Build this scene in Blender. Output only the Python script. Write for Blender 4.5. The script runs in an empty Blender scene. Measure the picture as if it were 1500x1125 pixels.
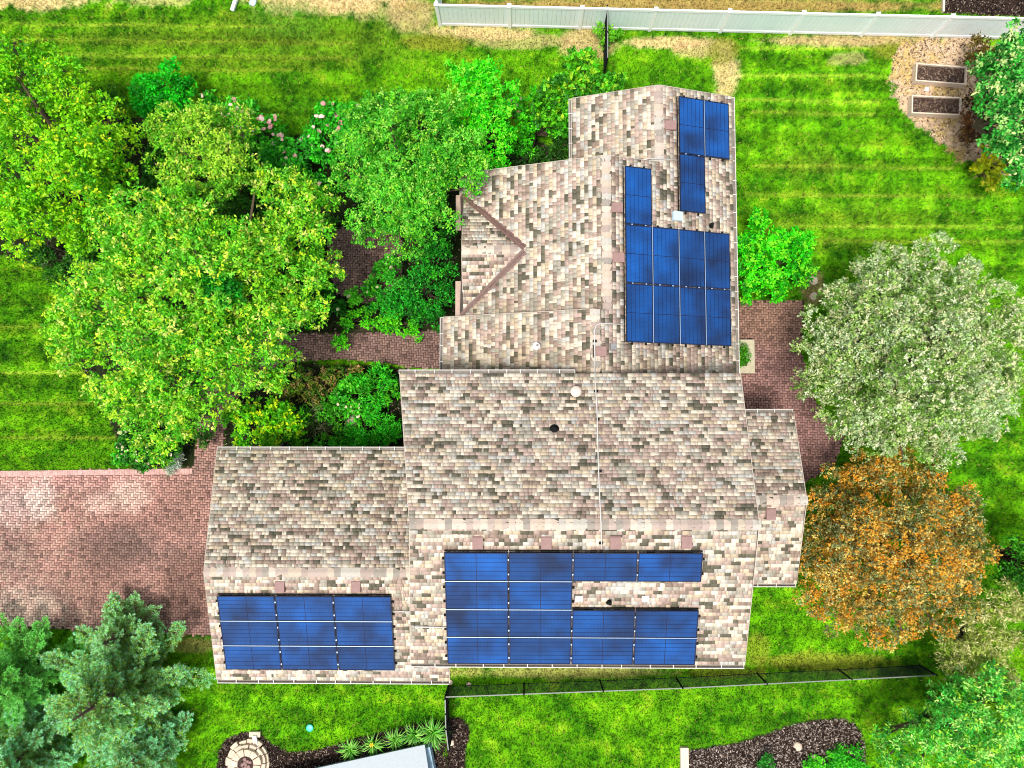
import bpy, math, random
import numpy as np
from mathutils import Matrix, Vector
random.seed(7)
RNG = np.random.default_rng(11)

# ------------------------------------------------------------------ camera, light, exposure
F = 1041.0; H = 27.2                      # focal length in photo pixels, flying height in metres
_d = np.array([15/F, -62.5/F, -1.]); _d /= np.linalg.norm(_d)
_t = np.array([0, 0, -1.]); _v = np.cross(_d, _t); _c = _d @ _t
_K = np.array([[0, -_v[2], _v[1]], [_v[2], 0, -_v[0]], [-_v[1], _v[0], 0]])
RC = np.eye(3) + _K + _K @ _K/(1 + _c)
cam = bpy.data.cameras.new('camera'); cam_o = bpy.data.objects.new('camera', cam)
bpy.context.scene.collection.objects.link(cam_o)
cam.sensor_width = 36; cam.lens = 36*F/1500; cam.clip_end = 3000; cam.clip_start = .1
cam_o.matrix_world = Matrix.Translation((0, 0, H)) @ Matrix([list(map(float, r)) for r in RC]).to_4x4()
bpy.context.scene.camera = cam_o
try: bpy.context.scene.cycles.filter_width = 1.05
except Exception: pass

SUN_EL, SUN_AZ = 73, 215                  # high sun from the south-west, softened by thin cloud
w = bpy.data.worlds.new('World'); bpy.context.scene.world = w; w.use_nodes = True
nt = w.node_tree; nt.nodes.clear()
sky = nt.nodes.new('ShaderNodeTexSky'); sky.sky_type = 'NISHITA'; sky.sun_disc = False
sky.sun_elevation = math.radians(SUN_EL); sky.sun_rotation = math.radians(SUN_AZ)
sky.dust_density = 2.5; sky.air_density = 1.0
bg = nt.nodes.new('ShaderNodeBackground'); bg.inputs[1].default_value = .15
wo = nt.nodes.new('ShaderNodeOutputWorld')
hs = nt.nodes.new('ShaderNodeHueSaturation'); hs.inputs['Saturation'].default_value = .4   # thin white cloud
nt.links.new(sky.outputs[0], hs.inputs['Color']); nt.links.new(hs.outputs[0], bg.inputs[0]); nt.links.new(bg.outputs[0], wo.inputs[0])
sun = bpy.data.lights.new('sun', 'SUN'); sun.energy = 2.4; sun.angle = math.radians(12); sun.color = (1, .95, .86)
so = bpy.data.objects.new('sun', sun); bpy.context.scene.collection.objects.link(so)
a, e = math.radians(SUN_AZ), math.radians(SUN_EL)
sdir = Vector((math.sin(a)*math.cos(e), math.cos(a)*math.cos(e), math.sin(e)))
so.rotation_euler = sdir.to_track_quat('Z', 'Y').to_euler(); so.location = (0, 0, 60)
vs = bpy.context.scene.view_settings
vs.view_transform = 'Standard'; vs.look = 'None'; vs.gamma = 1; vs.use_curve_mapping = False
vs.exposure = 0.6

# ------------------------------------------------------------------ helpers
COL = bpy.context.scene.collection
def P(px, py, z=0.):                      # a point of the photo at a known height, in metres
    q = RC @ np.array([(px - 750)/F, -(py - 562.5)/F, -1.]); s = (H - z)/(-q[2])
    return Vector((q[0]*s, q[1]*s, z))
def QX(x, y, z=0.):
    d = np.stack([np.asarray(x, float), np.asarray(y, float), np.zeros_like(np.asarray(x, float)) + z - H])
    q = np.tensordot(RC.T, d, 1)
    return 750 + F*q[0]/-q[2], 562.5 - F*q[1]/-q[2]
def lin(r, g, b):
    f = lambda c: (c/255/12.92) if c <= 10 else ((c/255 + .055)/1.055)**2.4
    return (f(r), f(g), f(b))
def inpoly(x, y, poly):
    x = np.asarray(x); y = np.asarray(y); r = np.zeros(x.shape, bool); n = len(poly)
    for i in range(n):
        x0, y0 = poly[i][:2]; x1, y1 = poly[(i + 1) % n][:2]
        c = (y0 > y) != (y1 > y)
        with np.errstate(divide='ignore', invalid='ignore'):
            r ^= c & (x < (x1 - x0)*(y - y0)/((y1 - y0) if y1 != y0 else 1e-9) + x0)
    return r
_lat = {}
def noise(x, y, s, seed=0):               # smooth value noise 0..1
    if seed not in _lat:
        an = np.random.default_rng(seed + 100).random((256, 256))*2*np.pi; _lat[seed] = (np.cos(an), np.sin(an))
    gx, gy = _lat[seed]; x = np.asarray(x)/s + 512.37; y = np.asarray(y)/s + 512.71
    xi = np.floor(x).astype(int); yi = np.floor(y).astype(int); fx = x - xi; fy = y - yi
    u = fx**3*(fx*(fx*6-15)+10); v = fy**3*(fy*(fy*6-15)+10)
    d = lambda a, b: gx[(xi+a) % 256, (yi+b) % 256]*(fx-a) + gy[(xi+a) % 256, (yi+b) % 256]*(fy-b)
    n = (d(0, 0)*(1-u) + d(1, 0)*u)*(1-v) + (d(0, 1)*(1-u) + d(1, 1)*u)*v
    return np.clip(.5 + n*.85, 0, 1)
def fbm(x, y, s, seed=0):
    R = lambda a: (x*math.cos(a) - y*math.sin(a), x*math.sin(a) + y*math.cos(a))
    w_ = noise(*R(.4), s*.6, seed+5)*s*.5; x = x + w_; y = y - w_*.7
    return (noise(*R(.5), s, seed)*.42 + noise(*R(1.3), s/2.1, seed+1)*.28 + noise(*R(2.2), s/4.3, seed+2)*.18 + noise(*R(2.9), s/9, seed+3)*.12)

def tag(o, label=None, cat=None, group=None, kind=None):
    if label: o['label'] = label
    if cat: o['category'] = cat
    if group: o['group'] = group
    if kind: o['kind'] = kind
    return o
def link(name, me, parent=None, mat=None):
    o = bpy.data.objects.new(name, me); COL.objects.link(o)
    if parent is not None: o.parent = parent
    if mat is not None and not me.materials: me.materials.append(mat)
    return o
def empty(name, loc=(0, 0, 0), rz=0):
    o = bpy.data.objects.new(name, None); COL.objects.link(o); o.location = loc; o.rotation_euler = (0, 0, rz)
    o.empty_display_size = .3
    return o
def mesh_np(name, V, Fc, cols=None, smooth=False, pt=False):      # quads or tris only, numpy arrays; face colours
    me = bpy.data.meshes.new(name); V = np.asarray(V, np.float32); Fc = np.asarray(Fc, np.int32)
    k = Fc.shape[1]; n = len(Fc)
    me.vertices.add(len(V)); me.vertices.foreach_set('co', V.ravel())
    me.loops.add(n*k); me.loops.foreach_set('vertex_index', Fc.ravel())
    me.polygons.add(n); me.polygons.foreach_set('loop_start', np.arange(n, dtype=np.int32)*k)
    me.update(calc_edges=True)
    if cols is not None:
        at = me.attributes.new('tint', 'FLOAT_COLOR', 'POINT' if pt else 'FACE')
        c = np.ones((len(V) if pt else n, 4), np.float32); c[:, :3] = cols; at.data.foreach_set('color', c.ravel())
    if smooth: me.polygons.foreach_set('use_smooth', np.ones(n, bool))
    me.validate()
    return me
class MB:                                  # collects shapes, linked as ONE mesh object
    def __init__(s): s.v = []; s.f = []
    def add(s, v, f):
        n = len(s.v); s.v += [tuple(p) for p in v]; s.f += [tuple(i + n for i in q) for q in f]; return s
    def box(s, c, d, rz=0, M=None):
        x, y, z = d[0]/2, d[1]/2, d[2]/2; co, si = math.cos(rz), math.sin(rz)
        v = [(i*x, j*y, k*z) for k in (-1, 1) for j in (-1, 1) for i in (-1, 1)]
        v = [(c[0] + p[0]*co - p[1]*si, c[1] + p[0]*si + p[1]*co, c[2] + p[2]) for p in v]
        if M is not None: v = [tuple(M @ Vector(p)) for p in v]
        return s.add(v, [(0, 2, 3, 1), (4, 5, 7, 6), (0, 1, 5, 4), (2, 6, 7, 3), (0, 4, 6, 2), (1, 3, 7, 5)])
    def bar(s, a, b, wd, ht=None):         # box along a-b
        a, b = Vector(a), Vector(b); d = (b - a); L = d.length; d.normalize(); ht = ht or wd
        up = Vector((0, 0, 1)) if abs(d.z) < .95 else Vector((1, 0, 0))
        sx = d.cross(up).normalized(); sz = sx.cross(d)
        v = [a + d*L*k + sx*wd/2*i + sz*ht/2*j for k in (0, 1) for j in (-1, 1) for i in (-1, 1)]
        return s.add(v, [(0, 1, 3, 2), (4, 6, 7, 5), (0, 4, 5, 1), (2, 3, 7, 6), (0, 2, 6, 4), (1, 5, 7, 3)])
    def tube(s, pts, rads, n=8, cap=True):
        pts = [Vector(p) for p in pts]; base = len(s.v); rings = []
        for i, p in enumerate(pts):
            d = (pts[min(i+1, len(pts)-1)] - pts[max(i-1, 0)]).normalized()
            up = Vector((0, 0, 1)) if abs(d.z) < .9 else Vector((1, 0, 0))
            sx = d.cross(up).normalized(); sy = sx.cross(d); r = rads[i] if hasattr(rads, '__len__') else rads
            rings.append([p + (sx*math.cos(2*math.pi*k/n) + sy*math.sin(2*math.pi*k/n))*r for k in range(n)])
        v = [p for r in rings for p in r]; f = []
        for i in range(len(pts)-1):
            for k in range(n):
                f.append((i*n+k, i*n+(k+1) % n, (i+1)*n+(k+1) % n, (i+1)*n+k))
        if cap: f.append(tuple(range(n))[::-1]); f.append(tuple(range((len(pts)-1)*n, len(pts)*n)))
        return s.add(v, f)
    def prism(s, poly, z0, z1):            # poly of (x,y) or (x,y,z): top follows z if given, bottom = top-(z1-z0)
        n = len(poly)
        top = [(p[0], p[1], p[2] if len(p) > 2 else z1) for p in poly]
        bot = [(p[0], p[1], (p[2] - (z1 - z0)) if len(p) > 2 else z0) for p in poly]
        ar = sum(poly[i][0]*poly[(i+1) % n][1] - poly[(i+1) % n][0]*poly[i][1] for i in range(n))
        if ar < 0: top.reverse(); bot.reverse()
        return s.add(top + bot, [tuple(range(n)), tuple(range(2*n-1, n-1, -1))] + [(i, n+i, n+(i+1) % n, (i+1) % n) for i in range(n)])
    def build(s, name, mat, parent=None, smooth=False, bevel=0):
        me = bpy.data.meshes.new(name); me.from_pydata([tuple(p) for p in s.v], [], s.f); me.update()
        if smooth: me.polygons.foreach_set('use_smooth', [True]*len(me.polygons))
        o = link(name, me, parent, mat)
        if bevel:
            m = o.modifiers.new('b', 'BEVEL'); m.width = bevel; m.segments = 2; m.limit_method = 'ANGLE'
        return o

# ------------------------------------------------------------------ materials
def mat(name, col=(.5, .5, .5), rough=.8, var=.15, scale=8, metal=0, attr=False, spec=.5, bump=0, bscale=40,
        ramp=None, orand=0., trans=0, coat=0, stains=None):
    m = bpy.data.materials.new(name); m.use_nodes = True; t = m.node_tree; N = t.nodes; L = t.links
    b = N['Principled BSDF']; b.inputs['Roughness'].default_value = rough; b.inputs['Metallic'].default_value = metal
    b.inputs['Specular IOR Level'].default_value = spec; b.inputs['Coat Weight'].default_value = coat
    b.inputs['Coat Roughness'].default_value = .05
    tc = N.new('ShaderNodeTexCoord'); no = N.new('ShaderNodeTexNoise'); no.inputs['Scale'].default_value = scale
    no.inputs['Detail'].default_value = 5; L.new(tc.outputs['Object'], no.inputs['Vector'])
    if attr:
        c = N.new('ShaderNodeAttribute'); c.attribute_name = 'tint'; src = c.outputs['Color']
    elif ramp:
        oi = N.new('ShaderNodeObjectInfo'); r = N.new('ShaderNodeValToRGB'); r.color_ramp.interpolation = 'CONSTANT'
        L.new(oi.outputs['Random'], r.inputs[0]); el = r.color_ramp.elements
        for i, q in enumerate(ramp):
            k = el[i] if i < 2 else el.new(i/len(ramp)); k.position = i/len(ramp); k.color = (*q, 1)
        src = r.outputs[0]
    else:
        c = N.new('ShaderNodeRGB'); c.outputs[0].default_value = (*col, 1); src = c.outputs[0]
    mr = N.new('ShaderNodeMapRange'); mr.inputs[1].default_value = .25; mr.inputs[2].default_value = .75
    mr.inputs[3].default_value = 1 - var; mr.inputs[4].default_value = 1 + var; L.new(no.outputs[0], mr.inputs[0])
    val = mr.outputs[0]
    if orand:
        oi2 = N.new('ShaderNodeObjectInfo'); m2 = N.new('ShaderNodeMapRange'); m2.inputs[3].default_value = 1-orand
        m2.inputs[4].default_value = 1+orand; L.new(oi2.outputs['Random'], m2.inputs[0])
        mu = N.new('ShaderNodeMath'); mu.operation = 'MULTIPLY'; L.new(val, mu.inputs[0]); L.new(m2.outputs[0], mu.inputs[1]); val = mu.outputs[0]
    vm = N.new('ShaderNodeVectorMath'); vm.operation = 'SCALE'; L.new(src, vm.inputs[0]); L.new(val, vm.inputs['Scale'])
    L.new(vm.outputs[0], b.inputs['Base Color'])
    if bump:
        n2 = N.new('ShaderNodeTexNoise'); n2.inputs['Scale'].default_value = bscale; n2.inputs['Detail'].default_value = 6
        L.new(tc.outputs['Object'], n2.inputs['Vector'])
        bm = N.new('ShaderNodeBump'); bm.inputs['Strength'].default_value = bump; bm.inputs['Distance'].default_value = .02
        L.new(n2.outputs[0], bm.inputs['Height']); L.new(bm.outputs[0], b.inputs['Normal'])
    if trans:
        tr = N.new('ShaderNodeBsdfTranslucent'); L.new(vm.outputs[0], tr.inputs['Color'])
        mx = N.new('ShaderNodeMixShader'); mx.inputs[0].default_value = trans
        L.new(b.outputs[0], mx.inputs[1]); L.new(tr.outputs[0], mx.inputs[2]); L.new(mx.outputs[0], N['Material Output'].inputs[0])
    return m
M = {}
M['ground'] = mat('soil_and_turf', attr=True, var=.3, scale=6, rough=.95, spec=.1, bump=.6, bscale=25)
M['blade'] = mat('grass_blades', attr=True, var=.12, scale=3, rough=.7, spec=.2, trans=.25)
M['leaf'] = mat('leaves', attr=True, var=.12, scale=2, rough=.55, spec=.3, trans=.28)
M['shingle'] = mat('asphalt_shingle', attr=True, var=.10, scale=30, rough=.95, spec=.15, bump=.25, bscale=220)
CREAM, PINK, BROWN, GREY, DARK, BLUE, TAN = lin(228,214,196), lin(190,168,157), lin(156,137,125), lin(176,169,156), lin(108,104,90), lin(198,194,188), lin(206,188,164)
M['cap'] = mat('ridge_cap_shingle', ramp=[lin(188,170,156), lin(170,154,143), lin(194,180,164), lin(160,144,134), lin(176,170,160), lin(146,138,128), lin(182,166,148)], var=.10, scale=6, rough=.95, spec=.15, bump=.2, bscale=200)
M['deck'] = mat('roof_underlay', lin(70,62,56), .95)
M['fascia'] = mat('cream_fascia', lin(178,164,150), .7, .15)
M['gutter'] = mat('white_gutter', lin(214,208,200), .45, .08)
M['gutin'] = mat('gutter_trough', lin(120,112,102), .7, .2)
M['wall'] = mat('house_siding', lin(190,180,165), .8, .08)
M['brickw'] = mat('dark_foundation', lin(120,95,85), .9, .2)
M['glass'] = mat('window_glass', (.02, .03, .04), .08, 0, spec=.8)
M['white'] = mat('white_vinyl', lin(250,252,252), .4, .03)
M['vinyl'] = mat('pale_vinyl_plank', lin(236,248,250), .4, .03, orand=.02)
M['black'] = mat('black_metal', (.008, .009, .009), .85, .2, spec=.15)
M['vent'] = mat('rose_brown_vent', lin(140,110,104), .7, .12)
M['valley'] = mat('brown_valley_metal', lin(104,76,68), .6, .1)
M['pipe'] = mat('pale_conduit', lin(200,196,190), .5, .1)
M['paver'] = mat('clay_paver', attr=True, var=.15, scale=25, rough=.9, spec=.2, bump=.3, bscale=90)
M['sand'] = mat('joint_sand', lin(66,48,44), .95, .3)
M['mulch'] = mat('mulch_chips', attr=True, var=.25, scale=30, rough=.95, spec=.1)
M['bark'] = mat('bark', lin(92,76,62), .95, .3, scale=12, bump=.6)
M['timber'] = mat('weathered_timber', lin(214,192,172), .85, .18, scale=14)
M['stone'] = mat('pale_stone', lin(205,186,164), .9, .15, scale=8, orand=.12, bump=.3)
M['slabm'] = mat('concrete', lin(186,176,150), .9, .12, scale=8, bump=.2)
M['shed'] = mat('pale_grey_sheet', lin(158,168,175), .5, .05)
M['shedside'] = mat('pale_blue_board', lin(150,180,200), .6, .05)
M['teal'] = mat('turquoise_flare', lin(60,205,175), .4, .02)  # colour of the probable lens flare spot built on the lawn
M['skyl'] = mat('frosted_box_lid', lin(180,208,218), .25, .04)
M['alu'] = mat('aluminium_rail', lin(140,165,195), .45, .05, metal=.3)
M['pframe'] = mat('panel_frame', lin(20,32,60), .4, .1)
M['gap'] = mat('cell_gap', lin(10,22,60), .3, .1)

def panel_mat():
    m = bpy.data.materials.new('solar_glass'); m.use_nodes = True; t = m.node_tree; N = t.nodes; L = t.links
    b = N['Principled BSDF']; b.inputs['Roughness'].default_value = .2; b.inputs['Specular IOR Level'].default_value = .4
    b.inputs['Coat Weight'].default_value = .35; b.inputs['Coat Roughness'].default_value = .06
    tc = N.new('ShaderNodeTexCoord')
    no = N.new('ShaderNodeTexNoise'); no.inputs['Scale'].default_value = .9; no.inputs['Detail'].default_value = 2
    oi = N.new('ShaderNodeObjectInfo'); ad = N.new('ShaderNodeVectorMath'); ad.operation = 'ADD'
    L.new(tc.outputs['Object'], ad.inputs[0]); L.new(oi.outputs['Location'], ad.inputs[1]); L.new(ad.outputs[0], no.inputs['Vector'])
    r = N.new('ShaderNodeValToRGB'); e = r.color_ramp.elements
    e[0].position = .32; e[0].color = (*lin(4,38,82), 1); e[1].position = .68; e[1].color = (*lin(0,76,150), 1)  # navy to azure ramp paints the sky's reflection into the cell colour
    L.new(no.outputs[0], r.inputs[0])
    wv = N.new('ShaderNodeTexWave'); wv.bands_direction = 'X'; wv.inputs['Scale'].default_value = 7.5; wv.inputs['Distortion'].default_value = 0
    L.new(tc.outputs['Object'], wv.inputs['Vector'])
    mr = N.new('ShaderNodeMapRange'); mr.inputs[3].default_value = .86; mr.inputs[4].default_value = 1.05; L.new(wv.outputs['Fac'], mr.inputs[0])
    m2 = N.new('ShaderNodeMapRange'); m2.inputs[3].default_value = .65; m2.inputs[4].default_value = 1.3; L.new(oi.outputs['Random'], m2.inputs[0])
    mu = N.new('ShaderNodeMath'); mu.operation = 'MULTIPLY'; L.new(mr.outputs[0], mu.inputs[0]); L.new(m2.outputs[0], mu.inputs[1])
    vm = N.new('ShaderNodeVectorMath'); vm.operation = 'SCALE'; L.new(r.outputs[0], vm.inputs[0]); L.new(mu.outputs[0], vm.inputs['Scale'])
    L.new(vm.outputs[0], b.inputs['Base Color'])
    return m
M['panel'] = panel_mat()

# ------------------------------------------------------------------ areas of the plot (outlines in metres, read off the photo)
def area(pts, z=0): return [tuple(P(x, y, z))[:2] for x, y in pts]
DRIVE = area([(-260,694),(0,692),(120,689),(240,686),(283,684),(290,640),(293,588),(329,586),(328,660),(345,700),(345,930),(300,931),(150,924),(0,917),(-260,913)])
PATH = area([(385,470),(420,488),(500,489),(560,487),(600,485),(670,484),(670,541),(610,539),(560,531),(500,526),(450,528),(410,533),(370,560),(330,600),(292,600),(300,570),(340,520),(370,480)])
COURT = area([(482,335),(588,335),(590,420),(540,445),(495,430),(478,390)])
PATIO = area([(1060,440),(1178,440),(1174,520),(1195,590),(1236,640),(1222,680),(1170,712),(1060,715)])
BEDS = {
 'garden_bed': area([(170,170),(300,175),(420,200),(520,180),(600,160),(740,190),(790,205),(830,225),(900,300),(690,300),(690,484),(560,490),(420,488),(385,470),(330,560),(292,600),(286,686),(190,684),(120,540),(90,400),(20,380),(-40,360),(-40,60),(60,60)]),
 'courtyard_bed': area([(330,590),(370,560),(420,530),(600,538),(600,665),(328,665)]),
 'planter_bed': area([(316,1140),(320,1100),(332,1082),(355,1072),(380,1074),(398,1090),(425,1102),(465,1098),(520,1082),(560,1072),(600,1062),(650,1056),(652,1060),(652,1140)]),
 'fence_bed': area([(656,1052),(675,1052),(686,1062),(688,1080),(681,1100),(679,1140),(655,1140)]),
 'curved_bed': area([(992,1140),(1004,1102),(1010,1098),(1080,1088),(1120,1075),(1150,1064),(1180,1057),(1210,1052),(1236,1052),(1252,1060),(1262,1074),(1268,1098),(1267,1140)]),
 'neighbour_bed': area([(1380,-30),(1380,20),(1520,26),(1520,-30)]),
}
DIRT = area([(1310,80),(1330,60),(1410,55),(1520,60),(1520,260),(1455,255),(1420,235),(1395,218),(1370,205),(1340,185),(1322,160),(1302,130),(1303,105)])
HOUSE = [[(-10.1,-8.2),(-2.4,-8.2),(-2.4,-7),(6.6,-7),(6.6,-5),(9,-5),(9,.4),(6.6,.4),(7,1.6),(7.05,11.1),(1.75,11.1),(1.75,8.6),(-2.1,8.6),(-2.1,3.7),(-2.6,3.6),(-2.6,1.6),(-3.7,1.6),(-3.5,-.8),(-10.1,-.8)]]

# ground colour, metres -> linear rgb
def ground_col(x, y):
    px, py = QX(x, y)
    n1 = fbm(x, y, 2.4, 1); n2 = fbm(x, y, .7, 7); n3 = fbm(x*1., y, .22, 13); n4 = fbm(x*.35, y, .8, 21)
    c = np.zeros(x.shape + (3,))
    A, B, C_, D = [np.array(lin(*q)) for q in ((56,122,6), (106,172,10), (24,72,4), (160,180,40))]
    t = np.clip((n1*.45 + n2*.35 + n4*.35 - .42)*3.4, 0, 1)[..., None]
    c[:] = A*(1-t) + B*t
    t = np.clip((.55 - n2*.42 - n3*.52 - .12*n1)*4.5, 0, .88)[..., None]; c = c*(1-t) + C_*t
    t = np.clip((n2*.6 + n4*.4 + n3*.2 - .68)*4, 0, .55)[..., None]; c = c*(1-t) + D*t
    def blob(cx, cy, rx, ry, col, k, ragged=.5):
        nonlocal c
        d = ((px-cx)/rx)**2 + ((py-cy)/ry)**2
        t = np.clip((1.15 - d + (n2-.5)*2.4*ragged + (n3-.5)*ragged)*1.6, 0, 1)*k
        c = c*(1-t[..., None]) + np.array(lin(*col))*t[..., None]
    # faint mowing lines
    mow = np.zeros(x.shape)
    for yy, x0, x1 in [(480,0,120),(545,0,190),(590,0,230),(640,0,260),(35,0,420),(58,0,520),(80,20,500),(100,100,430),(70,1080,1300),(110,1080,1300),(147,1080,1290),(165,1100,1280),(243,1100,1400),(285,1090,1440),(330,1140,1500),(352,1180,1500)]:
        mow += np.exp(-((py-yy-(px-x0)*.01-3*(n1-.5))/2.2)**2)*((px > x0) & (px < x1))
    c = c + (np.array(lin(178,200,60)) - c)*(mow*.6*(.3 + n3))[..., None].clip(0, .6)
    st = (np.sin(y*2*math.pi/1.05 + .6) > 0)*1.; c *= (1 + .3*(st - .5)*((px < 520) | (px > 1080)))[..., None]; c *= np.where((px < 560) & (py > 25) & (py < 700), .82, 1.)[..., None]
    st = (np.sin(x*2*math.pi/1.1) > 0)*1.; c *= (1 + .2*(st - .5)*((px > 1080) & (py < 420)))[..., None]
    straw = (214,186,136); tan = (196,168,122); olive = (128,132,40)
    blob(40, -6, 110, 22, straw, .8, 1.1); blob(230, -8, 60, 18, straw, .5, 1.2); blob(470, 0, 110, 22, straw, .85, 1.1); blob(530,10,60,20,straw,.4,1.2)
    blob(600, 20, 40, 30, tan, .7); blob(700, 48, 90, 12, straw, .8, .8); blob(760, 60, 90, 12, tan, .55, .8); blob(640, 62, 60, 14, olive, .8, .8)
    blob(860, 62, 45, 26, tan, .75); blob(980, 62, 70, 10, straw, .8, .8); blob(1030, 70, 45, 14, tan, .7, .8)
    blob(1065, 105, 20, 40, straw, .75, .8); blob(1060, 75, 26, 22, olive, .7); blob(1250, 60, 140, 9, tan, .8, .6)
    blob(1240, 85, 30, 10, straw, .35, 1); blob(1330, 75, 60, 16, olive, .8); blob(1000, 8, 400, 12, (170,140,84), .85, .6); blob(420, 30, 60, 30, (60,130,30), .5, 1.3)
    blob(400, 60, 300, 45, olive, .22, 1.3); blob(1250, 330, 170, 40, olive, .15, 1.2); blob(1180, 240, 60, 30, olive, .2, 1.2)
    blob(820, 985, 170, 10, (170,160,92), .7, .8); blob(1060, 985, 60, 9, olive, .7, .8); blob(1210, 970, 110, 16, (150,150,50), .6, .8)
    blob(1110, 950, 20, 25, olive, .6); blob(280, 945, 40, 12, (150,130,80), .7); blob(1190, 420, 18, 30, (150,130,90), .8)
    dirt = inpoly(x + (n2-.5)*1.6, y + (n1-.5)*1.6 + (n3-.5)*.8, DIRT)
    dc = np.array(lin(186,160,132))*(.6 + .75*n2 + .35*n3)[..., None]
    c = np.where(dirt[..., None], dc, c)
    t = (dirt & (n1*.5+n2*.5 > .53))[..., None]*.6; c = c*(1-t) + np.array(lin(176,150,60))*t
    for k, poly in BEDS.items():
        b = inpoly(x + (n2-.5)*.12, y + (n3-.5)*.12, poly)
        mc = np.array(lin(52,40,34) if k not in ('garden_bed', 'courtyard_bed') else lin(30,40,16))*(.6 + .8*n3)[..., None]
        c = np.where(b[..., None], mc, c)
    far = (x < -23.9) | (x > 22.9) | (y < -16.9) | (y > 20.4); c = np.where(far[..., None], np.array(lin(74,134,10)), c)
    return c

def build_ground():
    far = [-600, -200, -80, -40]
    xs = np.concatenate([far, np.arange(-24, 23.01, .12), [40, 80, 200, 600]])
    ys = np.concatenate([far, np.arange(-17, 20.51, .12), [40, 80, 200, 600]])
    X, Y = np.meshgrid(xs, ys); Z = (fbm(X, Y, .5, 40) - .5)*.03 - .01
    Z[(abs(X) > 24) | (abs(Y) > 21)] = -.01
    V = np.stack([X, Y, Z], -1).reshape(-1, 3); nx, ny = len(xs), len(ys)
    i = (np.arange(ny-1)[:, None]*nx + np.arange(nx-1)[None]).ravel()
    Fc = np.stack([i, i+1, i+1+nx, i+nx], 1)
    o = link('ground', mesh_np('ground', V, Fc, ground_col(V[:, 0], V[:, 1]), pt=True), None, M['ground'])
    tag(o, kind='structure', label='green lawn and garden soil around the house')
build_ground()

def grass(n=600000):
    x = RNG.uniform(-23, 22, n); y = RNG.uniform(-15.5, 19.5, n)
    bad = np.zeros(n, bool)
    for pl in HOUSE + [DRIVE, PATH, COURT, PATIO, DIRT] + list(BEDS.values()): bad |= inpoly(x, y, pl)
    # ragged overlap on the edges of beds and paving
    x, y = x[~bad], y[~bad]; n = len(x)
    c = ground_col(x, y)*(RNG.uniform(.45, 1.65, n)*(.5 + 1.05*fbm(x, y, .16, 91)))[:, None]
    dry = RNG.random(n) < .05; c[dry] = np.array(lin(196,190,96))*.8
    clump = fbm(x, y, .3, 55); h = .035 + .075*clump*RNG.uniform(.5, 1.4, n)
    a = RNG.uniform(0, 2*np.pi, n); wd = RNG.uniform(.012, .026, n); ln = h*RNG.uniform(.3, 1.1, n)
    dx, dy = np.cos(a), np.sin(a); o = RNG.uniform(-.3, .3, n)
    p0 = np.stack([x - dy*wd, y + dx*wd, np.zeros(n) - .01], 1); p1 = np.stack([x + dy*wd, y - dx*wd, np.zeros(n) - .01], 1)
    p2 = np.stack([x + dx*ln, y + dy*ln, h], 1)
    V = np.stack([p0, p1, p2], 1).reshape(-1, 3); Fc = np.arange(3*n).reshape(n, 3)
    tag(link('grass', mesh_np('grass', V, Fc, c), None, M['blade']), 'mown green lawn grass around the house and beds', 'grass', kind='stuff')
grass()

# mulch: sheets with loose chips
def chips(poly, dens, cols, z=.02, size=(.02, .09)):
    xs = [p[0] for p in poly]; ys = [p[1] for p in poly]
    n = int((max(xs)-min(xs))*(max(ys)-min(ys))*dens)
    x = RNG.uniform(min(xs), max(xs), n); y = RNG.uniform(min(ys), max(ys), n); k = inpoly(x, y, poly); x, y = x[k], y[k]; n = len(x)
    a = RNG.uniform(0, 2*np.pi, n); L = RNG.uniform(*size, n)/2; W = L*RNG.uniform(.2, .5, n)
    zc = z + RNG.uniform(-.01, .03, n); tl = RNG.uniform(-.5, .5, n)
    d = np.stack([np.cos(a), np.sin(a), tl], 1)*L[:, None]; s = np.stack([-np.sin(a), np.cos(a), RNG.uniform(-.4, .4, n)], 1)*W[:, None]
    c = np.stack([x, y, zc], 1); u = np.array([0, 0, .008])
    V = np.stack([c-d-s, c+d-s, c+d+s, c-d+s, c-d-s-u*2, c+d-s-u*2, c+d+s-u*2, c-d+s-u*2], 1).reshape(-1, 3)
    q = np.array([[0,1,2,3],[0,4,5,1],[1,5,6,2],[2,6,7,3],[3,7,4,0]]); Fc = (np.arange(n)[:, None, None]*8 + q[None]).reshape(-1, 4)
    cc = np.array(cols)[RNG.integers(0, len(cols), n)]*RNG.uniform(.7, 1.3, n)[:, None]
    return V, Fc, np.repeat(cc, 5, 0)
dk = [lin(38,30,28), lin(60,46,40), lin(84,70,62), lin(50,40,36), lin(140,124,112), lin(30,24,22)]
for nm, ds in (('planter_bed', 700), ('fence_bed', 700), ('curved_bed', 600), ('neighbour_bed', 450), ('garden_bed', 90), ('courtyard_bed', 200)):
    V, Fc, c = chips(BEDS[nm], ds, dk if nm != 'curved_bed' else dk + [lin(160,148,140), lin(124,112,104), lin(176,164,154), lin(110,98,90)])
    tag(link('mulch', mesh_np('mulch', V, Fc, c), None, M['mulch']),
        {'planter_bed': 'dark bark mulch around the round stone planter at the bottom left', 'fence_bed': 'small tongue of dark mulch beside the black fence end',
         'curved_bed': 'curved bed of grey brown wood mulch at the bottom edge', 'neighbour_bed': 'dark mulch strip behind the white fence at top right',
         'garden_bed': 'leaf litter under the trees left of the house', 'courtyard_bed': 'dark soil litter between the walkway and the garage'}[nm], 'mulch', kind='stuff')
V, Fc, c = chips(DIRT, 260, [lin(190,164,136), lin(214,192,164), lin(134,112,90), lin(96,78,62), lin(200,180,130)], z=.01)
tag(link('dry_litter', mesh_np('dry_litter', V, Fc, c), None, M['mulch']), 'dry tan litter around the two raised beds', 'litter', kind='stuff')

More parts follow.
